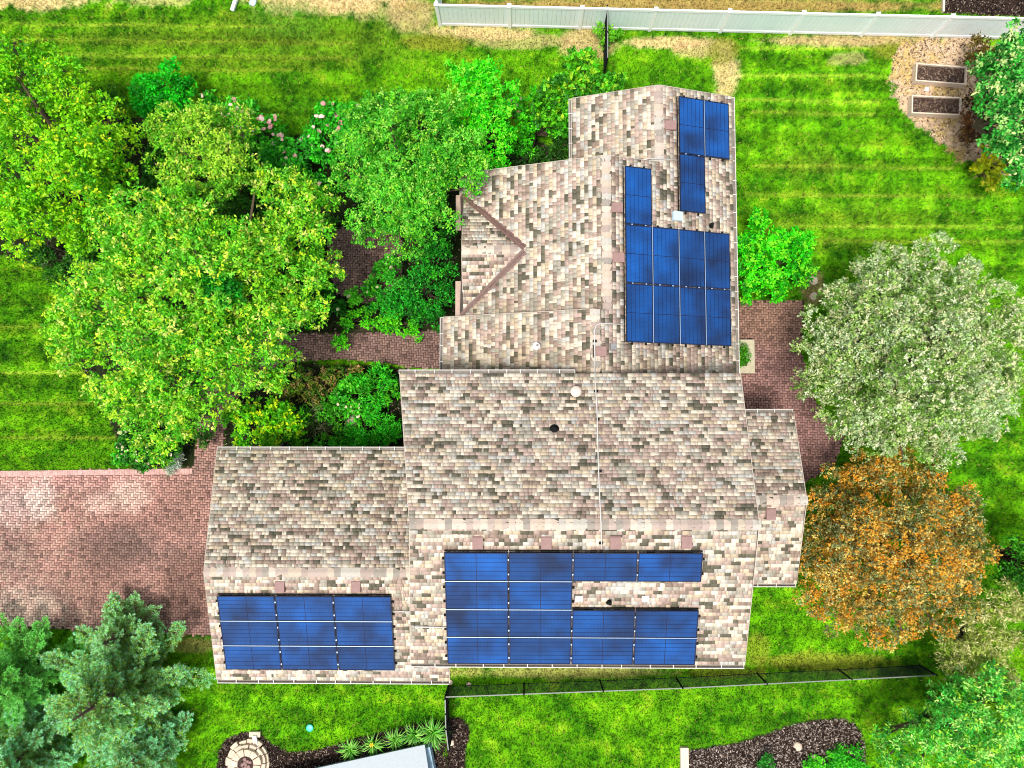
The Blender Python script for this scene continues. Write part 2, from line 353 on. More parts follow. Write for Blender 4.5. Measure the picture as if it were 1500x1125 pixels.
# ------------------------------------------------------------------ paving in herringbone
def paving(name, poly, label, colf, rot=0, unit=.092, single=0):
    MB().prism(poly, -.05, .012).build(name, M['sand']).name
    root = COL.objects[-1] if False else bpy.data.objects[name] if name in bpy.data.objects else None
    tag(root, label, kind='structure')
    xs = [p[0] for p in poly]; ys = [p[1] for p in poly]
    cx, cy = (min(xs)+max(xs))/2, (min(ys)+max(ys))/2; R = int(max(max(xs)-min(xs), max(ys)-min(ys))/unit*.75) + 3
    I, J = np.meshgrid(np.arange(-R, R), np.arange(-R, R)); s = (I - J) % 4
    hz = s == 0; vt = s == 3
    g = .006; out = []
    for msk, w_, h_ in ((hz, 2, 1), (vt, 1, 2)):
        i, j = I[msk], J[msk]; out.append(np.stack([(i + w_/2)*unit, (j + h_/2)*unit, np.full(len(i), w_*unit/2 - g), np.full(len(i), h_*unit/2 - g)], 1))
    B = np.concatenate(out); co, si = math.cos(rot), math.sin(rot)
    x = cx + B[:, 0]*co - B[:, 1]*si; y = cy + B[:, 0]*si + B[:, 1]*co
    k = inpoly(x, y, poly); B, x, y = B[k], x[k], y[k]; n = len(x)
    zt = .034 + RNG.uniform(-.006, .006, n); tx = RNG.normal(0, .03, n); ty = RNG.normal(0, .03, n)
    corners = []
    for zz, ins in ((1, .004), (0, 0)):
        for sx, sy in ((-1, -1), (1, -1), (1, 1), (-1, 1)):
            lx = sx*(B[:, 2]-ins); ly = sy*(B[:, 3]-ins)
            corners.append(np.stack([x + lx*co - ly*si, y + lx*si + ly*co, (zt + lx*tx + ly*ty) if zz else np.full(n, .0)], 1))
    V = np.stack(corners, 1)
    q = np.array([[0,1,2,3],[0,4,5,1],[1,5,6,2],[2,6,7,3],[3,7,4,0]])
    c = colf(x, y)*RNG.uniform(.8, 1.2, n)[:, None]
    dkk = RNG.random(n) < .12; c[dkk] *= .6
    sel = np.zeros(n, bool)
    if single:
        px, py = QX(x, y); vis = (px > 1085) & (px < 1180) & (py > 465) & (py < 600)
        idx = np.where(vis)[0][:single]; sel[idx] = True
        for i in idx: link('paver', mesh_np('paver', V[i], q, np.repeat(c[i:i+1], 5, 0)), root, M['paver'])
    V2 = V[~sel]; m = len(V2); Fc = (np.arange(m)[:, None, None]*8 + q[None]).reshape(-1, 4)
    tag(link('pavers', mesh_np('pavers', V2.reshape(-1, 3), Fc, np.repeat(c[~sel], 5, 0)), root, M['paver']), kind='stuff')
def drive_col(x, y):
    px, py = QX(x, y); n = fbm(x, y, 1.6, 31); n2 = fbm(x, y, .5, 33)
    A, B, C_ = np.array(lin(180,138,126)), np.array(lin(138,110,100)), np.array(lin(168,148,130))
    t = np.clip((n - .38)*3.2, 0, 1)[:, None]; c = B*(1-t) + A*t
    t = np.clip((n2 - .45)*3, 0, .6)[:, None]*((px < 130))[:, None]; c = c*(1-t) + C_*t
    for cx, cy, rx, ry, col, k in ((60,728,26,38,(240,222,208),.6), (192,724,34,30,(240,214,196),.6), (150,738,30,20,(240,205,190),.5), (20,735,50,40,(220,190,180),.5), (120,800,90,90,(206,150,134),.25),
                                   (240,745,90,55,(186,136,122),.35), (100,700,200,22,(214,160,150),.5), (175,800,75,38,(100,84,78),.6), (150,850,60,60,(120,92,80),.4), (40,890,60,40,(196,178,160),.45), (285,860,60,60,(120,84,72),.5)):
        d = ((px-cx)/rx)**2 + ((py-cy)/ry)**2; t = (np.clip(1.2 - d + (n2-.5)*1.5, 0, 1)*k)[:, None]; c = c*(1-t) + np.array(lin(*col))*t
    return c
def path_col(x, y):
    n = fbm(x, y, 1.2, 61)[:, None]; return np.array(lin(112,88,82))*(1-n) + np.array(lin(158,126,116))*n
def patio_col(x, y):
    n = fbm(x, y, 1.5, 71)[:, None]; px, py = QX(x, y)
    c = np.array(lin(136,102,96))*(1-n) + np.array(lin(168,128,120))*n
    t = np.clip((525-py)/70, 0, .6)[:, None]; return c*(1-t) + np.array(lin(150,118,96))*t
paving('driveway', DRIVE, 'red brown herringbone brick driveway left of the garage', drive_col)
paving('path', PATH, 'brick walkway curving from the driveway to the house', path_col, rot=math.radians(3))
paving('courtyard_paving', COURT, 'small patch of brick paving showing under the round tree', path_col)
paving('patio', PATIO, 'pinkish herringbone brick patio right of the house', patio_col, single=280)
# soldier course along the driveway's top edge
k = MB(); a0, b0 = P(-260, 697), P(284, 690); nb_ = 150
for i in range(nb_):
    q_ = a0.lerp(b0, i/nb_); k.box((q_.x, q_.y, .028), (.09, .2, .05))
tag(k.build('edging_bricks', mat('edging_brick', lin(190,150,142), .9, .3, scale=9)), 'single row of pale bricks edging the driveway along the lawn', 'edging', kind='structure')

# ------------------------------------------------------------------ the house
PITCH = .332
house = empty('house', (0, 0, 0))
tag(house, 'sprawling single storey house with multicoloured shingle roofs and solar panels', 'house')
PAL = np.array([CREAM, PINK, BROWN, GREY, DARK, BLUE, TAN])*np.array([.91, .89, .85])
SH_V, SH_C, SH_A, SH_R = [], [], [], []
def slope(root_i, O, U, PD, z0, m, f, smax, ex, seed, off=.012, grime=None):
    """courses of shingle tabs on one roof plane; s is the horizontal run from the eave, u runs along it"""
    U = np.array([U[0], U[1], 0.]); PD = np.array([PD[0], PD[1], 0.]); O = np.array([O[0], O[1], z0])
    up = np.array([0, 0, 1.]); nrm = up - PD*m; nrm /= np.linalg.norm(nrm)
    n = int(smax/ex) + 1; r = random.Random(seed)
    for j in range(n):
        s0 = j*ex; s1 = min(s0 + ex, smax)
        if smax - s0 < ex*.3: continue
        for (a, b) in f(min(s0 + ex*.5, smax - .001)):
            u = a; last = 3
            while u < b - .01:
                L = r.choice([.07, .1, .13, .16, .2, .25]) * r.uniform(.9, 1.1)
                e_ = min(u + L, b)
                if b - e_ < .05: e_ = b
                th = r.choice([.0, .010, .013, .017])
                cx, cy = (O + U*(u+e_)/2 + PD*s0)[:2]
                nn = float(noise(np.array(cx), np.array(cy), .45, seed))
                if r.random() < .22: ci = last
                else:
                    wts = [3.3, 2.9, 1.9, 2.1, 3.0*max(0, nn-.22)*2.0, 1.2, 1.6]
                    ci = r.choices(range(7), wts)[0]
                last = ci; col = PAL[ci]*r.uniform(.82, 1.12)
                if grime is not None:
                    g = grime(cx, cy); col = col*(1-g) + np.array(lin(104,92,58))*g*.8
                g2 = .0015
                p = [O + U*uu + PD*ss + up*(ss*m) + nrm*hh for uu, ss, hh in (
                    (u+g2, s0, off+th+.012), (e_-g2, s0, off+th+.012), (e_-g2, s1, off+th), (u+g2, s1, off+th),
                    (u+g2, s0, off-.004), (e_-g2, s0, off-.004))]
                p += [p[3], p[2]]
                SH_V.append(p); SH_C.append(col); SH_A.append((e_-u)*th); SH_R.append(root_i); u = e_
roofs = []
def roof_part(label=None):
    mbb = MB(); roofs.append([mbb, label]); return len(roofs) - 1
TH = .16
# main block
R0 = roof_part('large main roof'); ZE, ZR = 5.43, 6.885
mm = (ZR-ZE)/4.38
def fmN(s): return [(-3.76 + .57*s/4.38, 6.66)]
def fmS(s): return [(-3.35 + .16*s/4.32, 6.63)]
roofs[R0][0].prism([(-3.76,1.62,ZE),(6.66,1.62,ZE),(6.66,-2.76,ZR),(-3.19,-2.76,ZR)], 0, TH)
roofs[R0][0].prism([(-3.35,-7.08,ZE),(-3.19,-2.76,ZR),(6.66,-2.76,ZR),(6.62,-7.08,ZE)], 0, TH)
slope(R0, (0, 1.62), (1, 0), (0, -1), ZE, mm, fmN, 4.38, .103, 5)
slope(R0, (0, -7.08), (1, 0), (0, 1), ZE, (ZR-ZE)/4.32, fmS, 4.32, .112, 6)
# garage
R1 = roof_part('garage roof'); GE, GR = 3.55, 4.80; gm = (GR-GE)/3.74
roofs[R1][0].prism([(-10.17,-.8,GE),(-3.6,-.8,GE),(-3.2,-4.54,GR),(-9.95,-4.54,GR)], 0, TH)
roofs[R1][0].prism([(-9.98,-8.25,GE),(-9.95,-4.54,GR),(-2.38,-4.54,GR),(-2.38,-8.25,GE)], 0, TH)
slope(R1, (0, -.8), (1, 0), (0, -1), GE, gm, lambda s: [(-10.17+.22*s/3.74, -3.0)], 3.74, .106, 8)
slope(R1, (0, -8.25), (1, 0), (0, 1), GE, (GR-GE)/3.71, lambda s: [(-9.98, -2.38)], 3.71, .112, 9)
# east lean-to gable
R2 = roof_part('small east roof'); em = (4.3-3.4)/2.79
roofs[R2][0].prism([(6.3,.46,3.4),(9.02,.46,3.4),(9.03,-2.33,4.3),(6.3,-2.33,4.3)], 0, TH)
roofs[R2][0].prism([(6.3,-5.12,3.4),(6.3,-2.33,4.3),(9.03,-2.33,4.3),(8.98,-5.12,3.4)], 0, TH)
slope(R2, (0, .46), (1, 0), (0, -1), 3.4, em, lambda s: [(6.3, 9.02)], 2.79, .108, 10)
slope(R2, (0, -5.12), (1, 0), (0, 1), 3.4, em, lambda s: [(6.3, 9.0)], 2.79, .112, 12)
# wing: three gables that share the east slope
R3 = roof_part('north wing roof')
EX = 7.08; YS = 1.3; zz = lambda X: 3.6 + PITCH*(EX - X)
X1, X2, X3 = 4.47, 2.67, 2.28; Y1, Y2, Y3 = 11.17, 8.60, 3.66
g3 = roofs[R3][0]
g3.prism([(EX,YS,3.6),(EX,Y1,3.6),(X1,Y1,zz(X1)),(X1,Y2,zz(X1)),(X2,Y2,zz(X2)),(X2,Y3,zz(X2)),(X3,Y3,zz(X3)),(X3,YS,zz(X3))], 0, TH)
W1, W2, W3 = 1.72, -2.13, -2.63
zw1, zw2, zw3 = zz(X1)-PITCH*(X1-W1), zz(X2)-PITCH*(X2-W2), zz(X3)-PITCH*(X3-W3)
g3.prism([(W1,Y1,zw1),(W1,Y2-1.0,zw1),(X1,Y2-1.0,zz(X1)),(X1,Y1,zz(X1))], 0, TH)
g3.prism([(W3,Y3,zw3),(W3,YS,zw3),(X3,YS,zz(X3)),(X3,Y3,zz(X3))], 0, TH)
YC = 5.79; XC = .03; YCN, YCS = 7.92, 3.66
g3.prism([(W2,Y2,zw2),(W2,YCN,zw2),(XC,YC,zw2+PITCH*(XC-W2)),(W2,YCS,zw2),(W2,Y3-.2,zw2),(X2,Y3-.2,zz(X2)),(X2,Y2,zz(X2))], 0, TH)
def fE(s):
    if s < EX-X1: return [(YS, Y1)]
    if s < EX-X2: return [(YS, Y2)]
    return [(YS, Y3)]
gE = lambda x, y: max(0, min(.45, (2.6-y)*.35))*random.uniform(.3, 1)
slope(R3, (EX, 0), (0, 1), (-1, 0), 3.6, PITCH, fE, EX-X3, .125, 14, grime=gE)
slope(R3, (W1, 0), (0, -1), (1, 0), zw1, PITCH, lambda s: [(-Y1, -(Y2-.6))], X1-W1, .125, 15, grime=lambda x, y: max(0, min(.5, (9.6-y)*.5))*random.uniform(.2, 1))
cm = (YCN-YC)/(XC-W2)
def fW2(s):
    k = max(0, (XC-W2) - s)*cm
    if s >= XC-W2: return [(-Y2, -(Y3-.1))]
    return [(-Y2, -(YC+k)), (-(YC-k), -(Y3-.1))]
slope(R3, (W2, 0), (0, -1), (1, 0), zw2, PITCH, fW2, X2-W2, .125, 16, grime=lambda x, y: max(0, min(.45, (4.5-y)*.6, ))*random.uniform(.2, 1))
slope(R3, (W3, 0), (0, -1), (1, 0), zw3, PITCH, lambda s: [(-Y3, -YS)], X3-W3, .125, 17, grime=lambda x, y: max(0, min(.6, (2.7-y)*.6))*random.uniform(.4, 1))
# cross gable
R4 = roof_part('small cross gable roof'); XG = -1.98; zc = zw2 + PITCH*(XC-W2); mc = (zc - zw2)/(YCN-YC)
roofs[R4][0].prism([(XG,YCN-.1,zw2),(XG,YC,zc),(XC,YC,zc),(W2+.02,YCN,zw2)], 0, TH)
roofs[R4][0].prism([(XG,YCS+.1,zw2),(W2+.02,YCS,zw2),(XC,YC,zc),(XG,YC,zc)], 0, TH)
slope(R4, (0, YCN), (1, 0), (0, -1), zw2, mc, lambda s: [(XG, W2 + (XC-W2)*s/(YCN-YC) + .02)], YCN-YC, .112, 18)
slope(R4, (0, YCS), (1, 0), (0, 1), zw2, mc, lambda s: [(XG, W2 + (XC-W2)*s/(YC-YCS) + .02)], YC-YCS, .112, 19)
ROOT = []
for i, (g, lb) in enumerate(roofs):
    o = g.build('roof', M['deck'], house); tag(o, lb); ROOT.append(o)
SHV = np.array(SH_V); SHC = np.array(SH_C); SHA = np.array([abs(a) for a in SH_A]); SHR = np.array(SH_R)
area_ = np.linalg.norm(SHV[:, 1]-SHV[:, 0], axis=1)
big = set(np.argsort(-area_)[:300].tolist())
q = np.array([[0,1,2,3],[4,5,1,0],[5,7,2,1],[4,0,3,6]])
for i in big: link('shingle', mesh_np('shingle', SHV[i], q, np.repeat(SHC[i:i+1], 4, 0)), ROOT[SHR[i]], M['shingle'])
for r_ in range(len(ROOT)):
    k = np.array([i for i in np.where(SHR == r_)[0] if i not in big]); m_ = len(k)
    Fc = (np.arange(m_)[:, None, None]*8 + q[None]).reshape(-1, 4)
    tag(link('shingles', mesh_np('shingles', SHV[k].reshape(-1, 3), Fc, np.repeat(SHC[k], 4, 0)), ROOT[r_], M['shingle']), kind='stuff')
# ridge caps, overlapping folded pieces
def ridge(root, a, b, m1, m2, step=.2, wd=.15):
    a, b = Vector(a), Vector(b); d = (b-a); L = d.length; d.normalize(); side = Vector((d.y, -d.x, 0)).normalized()
    n = int(L/step); me = None; ln = step*1.25
    v = []
    for s in (0, ln):
        h = .045 if s == 0 else .028
        v += [side*wd + d*s + Vector((0, 0, -m1*wd + h)), side*wd*.25 + d*s + Vector((0, 0, h - m1*wd*.25 + .004)), d*s + Vector((0, 0, h)), -side*wd*.25 + d*s + Vector((0, 0, h - m2*wd*.25 + .004)), -side*wd + d*s + Vector((0, 0, -m2*wd + h))]
    me = bpy.data.meshes.new('ridge_cap'); dn = Vector((0, 0, -.02))
    vv = v + [p + dn for p in v[:5]]
    me.from_pydata([tuple(p) for p in vv], [], [(0,1,6,5),(1,2,7,6),(2,3,8,7),(3,4,9,8),(0,10,11,1),(1,11,12,2),(2,12,13,3),(3,13,14,4)]); me.update()
    for i in range(n):
        o = link('ridge_cap', me, root, M['cap']); o.location = a + d*(i*L/n)
ridge(ROOT[0], (-3.2, -2.76, ZR), (6.68, -2.76, ZR), mm, mm)
ridge(ROOT[1], (-9.96, -4.54, GR), (-3.2, -4.54, GR), gm, gm)
ridge(ROOT[2], (6.7, -2.33, 4.3), (9.04, -2.33, 4.3), em, em)
ridge(ROOT[3], (X1, Y1, zz(X1)), (X1, Y2, zz(X1)), PITCH, PITCH)
ridge(ROOT[3], (X2, Y2, zz(X2)), (X2, Y3, zz(X2)), PITCH, PITCH)
ridge(ROOT[3], (X3, Y3, zz(X3)), (X3, 1.62, zz(X3)), PITCH, PITCH)
ridge(ROOT[4], (XG, YC, zc), (XC+.1, YC, zc), mc, mc, wd=.15, step=.24)
for yy in (7.25, 4.3): MB().box((W2+.03, yy, zw2-.02), (.3, 1.2, .12)).build('eave_return', mat('tan_eave_board', lin(176,152,136), .8) if 'tan_eave_board' not in bpy.data.materials else bpy.data.materials['tan_eave_board'], ROOT[4])
# valley metal of the cross gable
for yy in (YCN, YCS):
    a = Vector((W2+.1, yy + (-.05 if yy > YC else .05), zw2 + .06)); b = Vector((XC+.05, YC + (.06 if yy > YC else -.06), zc + .06))
    v = MB(); sd = Vector(((b-a).y, -(b-a).x, 0)).normalized()
    for o_, w_, h_ in ((-.062, .08, .03), (.062, .08, .03), (0, .02, .09)): v.bar(a + sd*o_, b + sd*o_, w_, h_)
    v.build('valley_flashing', M['valley'], ROOT[4])
# gutters (open troughs) with straps
strap_me = {}
def gutter(a, b, out, n, w_=.11, wm='gutter'):
    a, b, out = Vector(a), Vector(b), Vector(out)
    d = (b-a).normalized(); g = MB()
    g.bar(a + out*(w_) + Vector((0, 0, -.03)), b + out*w_ + Vector((0, 0, -.03)), .018, .11)
    g.bar(a + out*.02 + Vector((0, 0, -.06)), b + out*.02 + Vector((0, 0, -.06)), .012, .05)
    for p in (a, b): g.bar(p + Vector((0, 0, -.05)), p + out*w_ + Vector((0, 0, -.05)), .014, .07)
    go = g.build('gutter', M[wm], house)
    MB().bar(a + out*w_/2 + Vector((0, 0, -.08)), b + out*w_/2 + Vector((0, 0, -.08)), w_-.02, .01).build('gutter_floor', M['gutin'], go)
    key = tuple(round(t, 2) for t in out)
    if key not in strap_me:
        s = MB().bar((0, 0, .012), tuple(out*(w_+.02) + Vector((0, 0, .012))), .022, .008); s = s.build('gutter_strap', M['gutter'], go)
        strap_me[key] = s.data; bpy.data.objects.remove(s)
    for i in range(1, n):
        o = link('gutter_strap', strap_me[key], go); o.location = a + (b-a)*((i + random.uniform(-.15, .15))/n)
gutter((-3.8, 1.63, ZE-.02), (1.62, 1.63, ZE-.02), (0, 1, 0), 10)
gutter((-3.35, -7.09, ZE-.02), (6.62, -7.09, ZE-.02), (0, -1, 0), 14)
gutter((-10.17, -.79, GE-.02), (-3.6, -.79, GE-.02), (0, 1, 0), 11)
gutter((-9.98, -8.26, GE-.02), (-2.38, -8.26, GE-.02), (0, -1, 0), 12)
gutter((6.75, .47, 3.38), (9.02, .47, 3.38), (0, 1, 0), 4)
gutter((6.65, -5.13, 3.38), (8.98, -5.13, 3.38), (0, -1, 0), 4)
gutter((EX+.01, 1.64, 3.58), (EX+.01, Y1, 3.58), (1, 0, 0), 17)
gutter((W1-.01, Y2-.1, zw1-.02), (W1-.01, Y1, zw1-.02), (-1, 0, 0), 5)
gutter((W3-.01, 1.64, zw3-.02), (W3-.01, Y3, zw3-.02), (-1, 0, 0), 4)
# pale drip edges along the rakes
for a, b in (((6.67,1.62,ZE),(6.67,-2.76,ZR)), ((6.67,-2.76,ZR),(6.63,-7.08,ZE)), ((-10.18,-.8,GE),(-9.96,-4.54,GR)), ((-9.96,-4.54,GR),(-9.99,-8.25,GE)),
             ((9.03,.46,3.4),(9.04,-2.33,4.3)), ((9.04,-2.33,4.3),(8.99,-5.12,3.4)), ((-3.36,-7.08,ZE),(-3.2,-2.76,ZR)), ((-3.77,1.62,ZE),(-3.2,-2.76,ZR)),
             ((W1,Y1+.01,zw1),(X1,Y1+.01,zz(X1))), ((X1,Y1+.01,zz(X1)),(EX,Y1+.01,3.6)), ((W2,Y2+.01,zw2),(X2,Y2+.01,zz(X2))), ((X2,Y2+.01,zz(X2)),(X1,Y2+.01,zz(X1))),
             ((W3,Y3+.01,zw3),(X3,Y3+.01,zz(X3))), ((-2.37,-8.25,GE),(-2.37,-7.1,GE+.38)), ((XG-.01,YCN-.1,zw2),(XG-.01,YC,zc)), ((XG-.01,YC,zc),(XG-.01,YCS+.1,zw2))):
    a, b = Vector(a), Vector(b)
    MB().bar(a + Vector((0, 0, -.06)), b + Vector((0, 0, -.065)), .022, .16).build('rake_trim', M['fascia'], house)
# walls
def walls(name, boxes, top, m='wall'):
    g = MB(); [g.prism([(x0,y0),(x1,y0),(x1,y1),(x0,y1)], -.05, top) for x0, y0, x1, y1 in boxes]; return g.build(name, M[m], house)
walls('wall', [(-2.9,-6.6,6.2,1.2)], 5.35); walls('wall', [(-9.7,-7.8,-2.8,-1.25)], 3.5); walls('wall', [(6.1,-4.7,8.6,.1)], 3.35)
walls('wall', [(2.1,1.0,6.7,10.8)], 3.5); walls('wall', [(-1.75,3.6,2.2,8.25),(-2.25,1.1,2.2,3.4)], 3.4)
# gable infill
for pts in ([(-9.72,-7.8,3.45),(-9.72,-4.54,4.6),(-9.72,-1.25,3.45)], [(8.62,-4.7,3.3),(8.62,-2.33,4.1),(8.62,.1,3.3)], [(6.22,-6.6,5.3),(6.22,-2.76,6.65),(6.22,1.2,5.3)], [(-2.92,-6.6,5.3),(-2.92,-2.76,6.65),(-2.92,1.2,5.3)]):
    g = MB(); g.add([(p[0]+.0, p[1], p[2]) for p in pts] + [(p[0]-.06, p[1], p[2]) for p in pts], [(0,1,2),(5,4,3),(0,3,4,1),(1,4,5,2),(2,5,3,0)]); g.build('gable', M['wall'], house)
for pts in ([(2.1,10.82,3.45),(4.47,10.82,4.3),(6.7,10.82,3.45)], [(-1.75,8.27,3.35),(2.6,8.27,4.85),(2.6,8.27,3.35)]):
    g = MB(); g.add(pts + [(p[0], p[1]-.06, p[2]) for p in pts], [(0,1,2),(5,4,3),(0,3,4,1),(1,4,5,2),(2,5,3,0)]); g.build('gable', M['wall'], house)
def window(c, wd, ht, nx, ny):             # on a wall facing (nx, ny)
    tx, ty = -ny, nx; g = MB(); c = Vector(c)
    for s in (-1, 1): g.bar(c + Vector((tx, ty, 0))*s*wd/2 - Vector((0, 0, ht/2+.03)), c + Vector((tx, ty, 0))*s*wd/2 + Vector((0, 0, ht/2+.03)), .07, .07)
    for s in (-1, 0, 1): g.bar(c - Vector((tx, ty, 0))*(wd/2-.036) + Vector((0, 0, s*ht/2)), c + Vector((tx, ty, 0))*(wd/2-.036) + Vector((0, 0, s*ht/2)), .06, .06)
    o = g.build('window', M['white'], house)
    MB().bar(c - Vector((tx, ty, 0))*wd/2 - Vector((nx, ny, 0))*.01, c + Vector((tx, ty, 0))*wd/2 - Vector((nx, ny, 0))*.01, .02, ht).build('pane', M['glass'], o)
for c, wd, n in (((-1.5,-6.62,4.2),1.2,(0,-1)), ((1.5,-6.62,1.6),1.6,(0,-1)), ((4.5,-6.62,1.6),1.2,(0,-1)), ((1.5,-6.62,4.2),1.2,(0,-1)), ((6.72,4,1.7),1.4,(1,0)), ((6.72,8,1.7),1.4,(1,0)), ((3.4,10.82,1.7),1.2,(0,1)), ((5.6,10.82,1.7),1.0,(0,1)), ((-6,-1.23,1.7),1.2,(0,1)), ((-1.77,5.8,1.7),1.5,(-1,0)), ((8.62,-1,1.6),1.2,(1,0))):
    window(c, wd, 1.2, *n)
gd = MB().box((-9.73, -4.6, 1.15), (.06, 4.8, 2.3)).build('garage_door', M['white'], house)
for i in range(4):
    for j in range(6): MB().box((-9.775, -6.6+j*.8, .32+i*.55), (.03, .68, .43)).build('door_panel', M['white'], gd)
ed = MB().box((6.73, 2.6, 1.05), (.06, .95, 2.1)).build('entry_door', M['valley'], house); MB().box((6.79, 2.25, 1.0), (.06, .05, .12)).build('handle', M['alu'], ed)
# roof furniture
def on(px, py, z): return P(px, py, z)
def zmainS(y): return ZE + (ZR-ZE)/4.32*(y+7.08)
def fit(px, py, fz):                       # iterate to the roof plane
    z = 5
    for _ in range(6): p = P(px, py, z); z = fz(p)
    return Vector((p.x, p.y, z))
fMS = lambda p: ZE + (ZR-ZE)/4.32*(p.y+7.08); fMN = lambda p: ZE + mm*(1.62-p.y); fGS = lambda p: GE + gm*(p.y+8.25)
fE_ = lambda p: 3.6 + PITCH*(EX-p.x); fW3 = lambda p: zw3 + PITCH*(p.x-W3); fCS = lambda p: 3.4 + em*(.46-p.y) if p.y > -2.33 else 3.4 + em*(p.y+5.12)
def vent(p, root, ax):                     # low box vent: wedge with open downhill side; ax = downhill direction
    d = Vector(ax); s = Vector((-d.y, d.x, 0)); m = PITCH
    g = MB(); L, W_ = .19, .15
    def pt(a, b, h): return p + d*a + s*b + Vector((0, 0, -m*a + h))
    v = [pt(-L,-W_,.02), pt(L,-W_,.02), pt(L,W_,.02), pt(-L,W_,.02), pt(-L*.75,-W_,.07), pt(L,-W_,.17), pt(L,W_,.17), pt(-L*.75,W_,.07)]
    g.add(v, [(0,3,2,1),(4,5,6,7),(0,1,5,4),(2,3,7,6),(3,0,4,7),(1,2,6,5)]); o = g.build('roof_vent', M['vent'], root)
    g2 = MB(); g2.add([pt(-L-.05,-W_-.05,.022), pt(L+.03,-W_-.05,.022), pt(L+.03,W_+.05,.022), pt(-L-.05,W_+.05,.022)], [(0,1,2,3)])
    g2.add([pt(L+.004,-W_+.03,.04), pt(L+.004,W_-.03,.04), pt(L+.004,W_-.03,.13), pt(L+.004,-W_+.03,.13)], [(0,1,2,3)]); g2.build('vent_flange', M['deck'], o)
for px, py in ((700,794),(800,794),(901,794),(1005,793)): vent(fit(px, py, fMS), ROOT[0], (0, -1, 0))
for px, py in ((411,858),(522,858)): vent(fit(px, py, fGS), ROOT[1], (0, -1, 0))
for px, py in ((981,185),(903,305),(905,378),(879,515)): vent(fit(px, py, fE_), ROOT[3], (1, 0, 0))
vent(fit(1128, 752, fCS), ROOT[2], (0, -1, 0))
def pipe_(p, root, r, h, m_, name='vent_pipe', cone=True):
    g = MB(); g.tube([p + Vector((0, 0, -.05)), p + Vector((0, 0, h))], r, 14)
    if cone: g.tube([p + Vector((0, 0, 0)), p + Vector((0, 0, .08))], [r*2.1, r*1.1], 14, False)
    o = g.build(name, M[m_], root, True)
    MB().tube([p + Vector((0, 0, h-.002)), p + Vector((0, 0, h+.006))], r*.62, 12).build('pipe_mouth', M['black'] if m_ != 'white' else M['gutin'], o)
pipe_(fit(787, 507, fW3), ROOT[3], .07, .25, 'white'); pipe_(fit(812, 629, fMN), ROOT[0], .075, .28, 'black')
pipe_(fit(892, 881, fMS), ROOT[0], .05, .3, 'black'); pipe_(fit(1041, 331, fE_), ROOT[3], .05, .25, 'black')
p = fit(843, 574, fMN); g = MB(); g.tube([p, p + Vector((0, 0, .22))], .11, 16); g.tube([p + Vector((0, 0, .22)), p + Vector((0, 0, .25)), p + Vector((0, 0, .31))], [.17, .165, .03], 20)
g.build('flue_cap', mat('flue_cap_paint', lin(214,196,182), .6, .05), ROOT[0], True)
for px, py in ((848,876),(945,876)):
    p = fit(px, py, fMS); MB().box((0, 0, .03), (.2, .17, .03), M=Matrix.Translation(p) @ Matrix.Rotation(math.atan(PITCH), 4, 'X')).build('mounting_pad', M['white'], ROOT[0])
p = fit(990, 318, fE_); MB().box((0, 0, .1), (.34, .3, .14), M=Matrix.Translation(p) @ Matrix.Rotation(math.atan(PITCH), 4, 'Y')).build('junction_box', M['skyl'], ROOT[3], bevel=.02)
p = fit(897, 508, fE_); MB().box((0, 0, .07), (.2, .2, .06), M=Matrix.Translation(p) @ Matrix.Rotation(math.atan(PITCH), 4, 'Y')).build('flashing_plate', mat('dull_zinc', lin(130,128,128), .6), ROOT[3])
# conduits
c1 = [fit(915, 476, fE_), fit(880, 474, fE_), fit(873, 477, fE_), fit(870, 486, fE_), fit(871, 520, fE_), fit(871, 546, fE_)]
c1 = [q_ + Vector((0, 0, .09)) for q_ in c1]; c2 = [fit(x_, y_, fMN) + Vector((0, 0, .09)) for x_, y_ in ((871, 551), (874, 600), (876, 680), (879, 750), (880, 766))]
c3 = [fit(x_, y_, fMS) + Vector((0, 0, .09)) for x_, y_ in ((880, 772), (881, 803))]
cd = MB().tube(c1 + [c1[-1] + Vector((0, -.08, .2))] + c2 + c3, .018, 6).build('conduit', M['pipe'], house, True)
for x_, y_ in ((871,500),(873,573),(875,614),(878,690),(880,795)):
    pp = fit(x_, y_, fE_ if y_ < 548 else fMN if y_ < 768 else fMS); MB().box((pp.x, pp.y, pp.z+.05), (.12, .07, .07)).build('conduit_clip', M['black'], cd)
MB().tube([fit(942,236,fE_)+Vector((0,0,.08)), fit(950,233,fE_)+Vector((0,0,.08)), fit(992,236,fE_)+Vector((0,0,.08))], .016, 6).build('conduit', M['pipe'], house, True)
MB().tube([fit(577,895,fGS)+Vector((0,0,.08)), fit(604,895,fGS)+Vector((0,0,.08))], .018, 6).build('conduit', M['pipe'], house, True)
MB().tube([fit(606,917,fMS)+Vector((0,0,.08)), fit(655,918,fMS)+Vector((0,0,.08))], .018, 6).build('conduit', M['pipe'], house, True)
# downspouts
for pts in ([(5.9,-7.2,5.3),(6.0,-7.25,5.0),(6.0,-6.75,4.5),(6.0,-6.72,.2)], [(-2.6,-8.35,3.45),(-2.6,-8.1,3.1),(-2.6,-7.95,2.8),(-2.6,-7.95,.1)]):
    MB().tube(pts, .045, 4).build('downspout', M['white'], house)

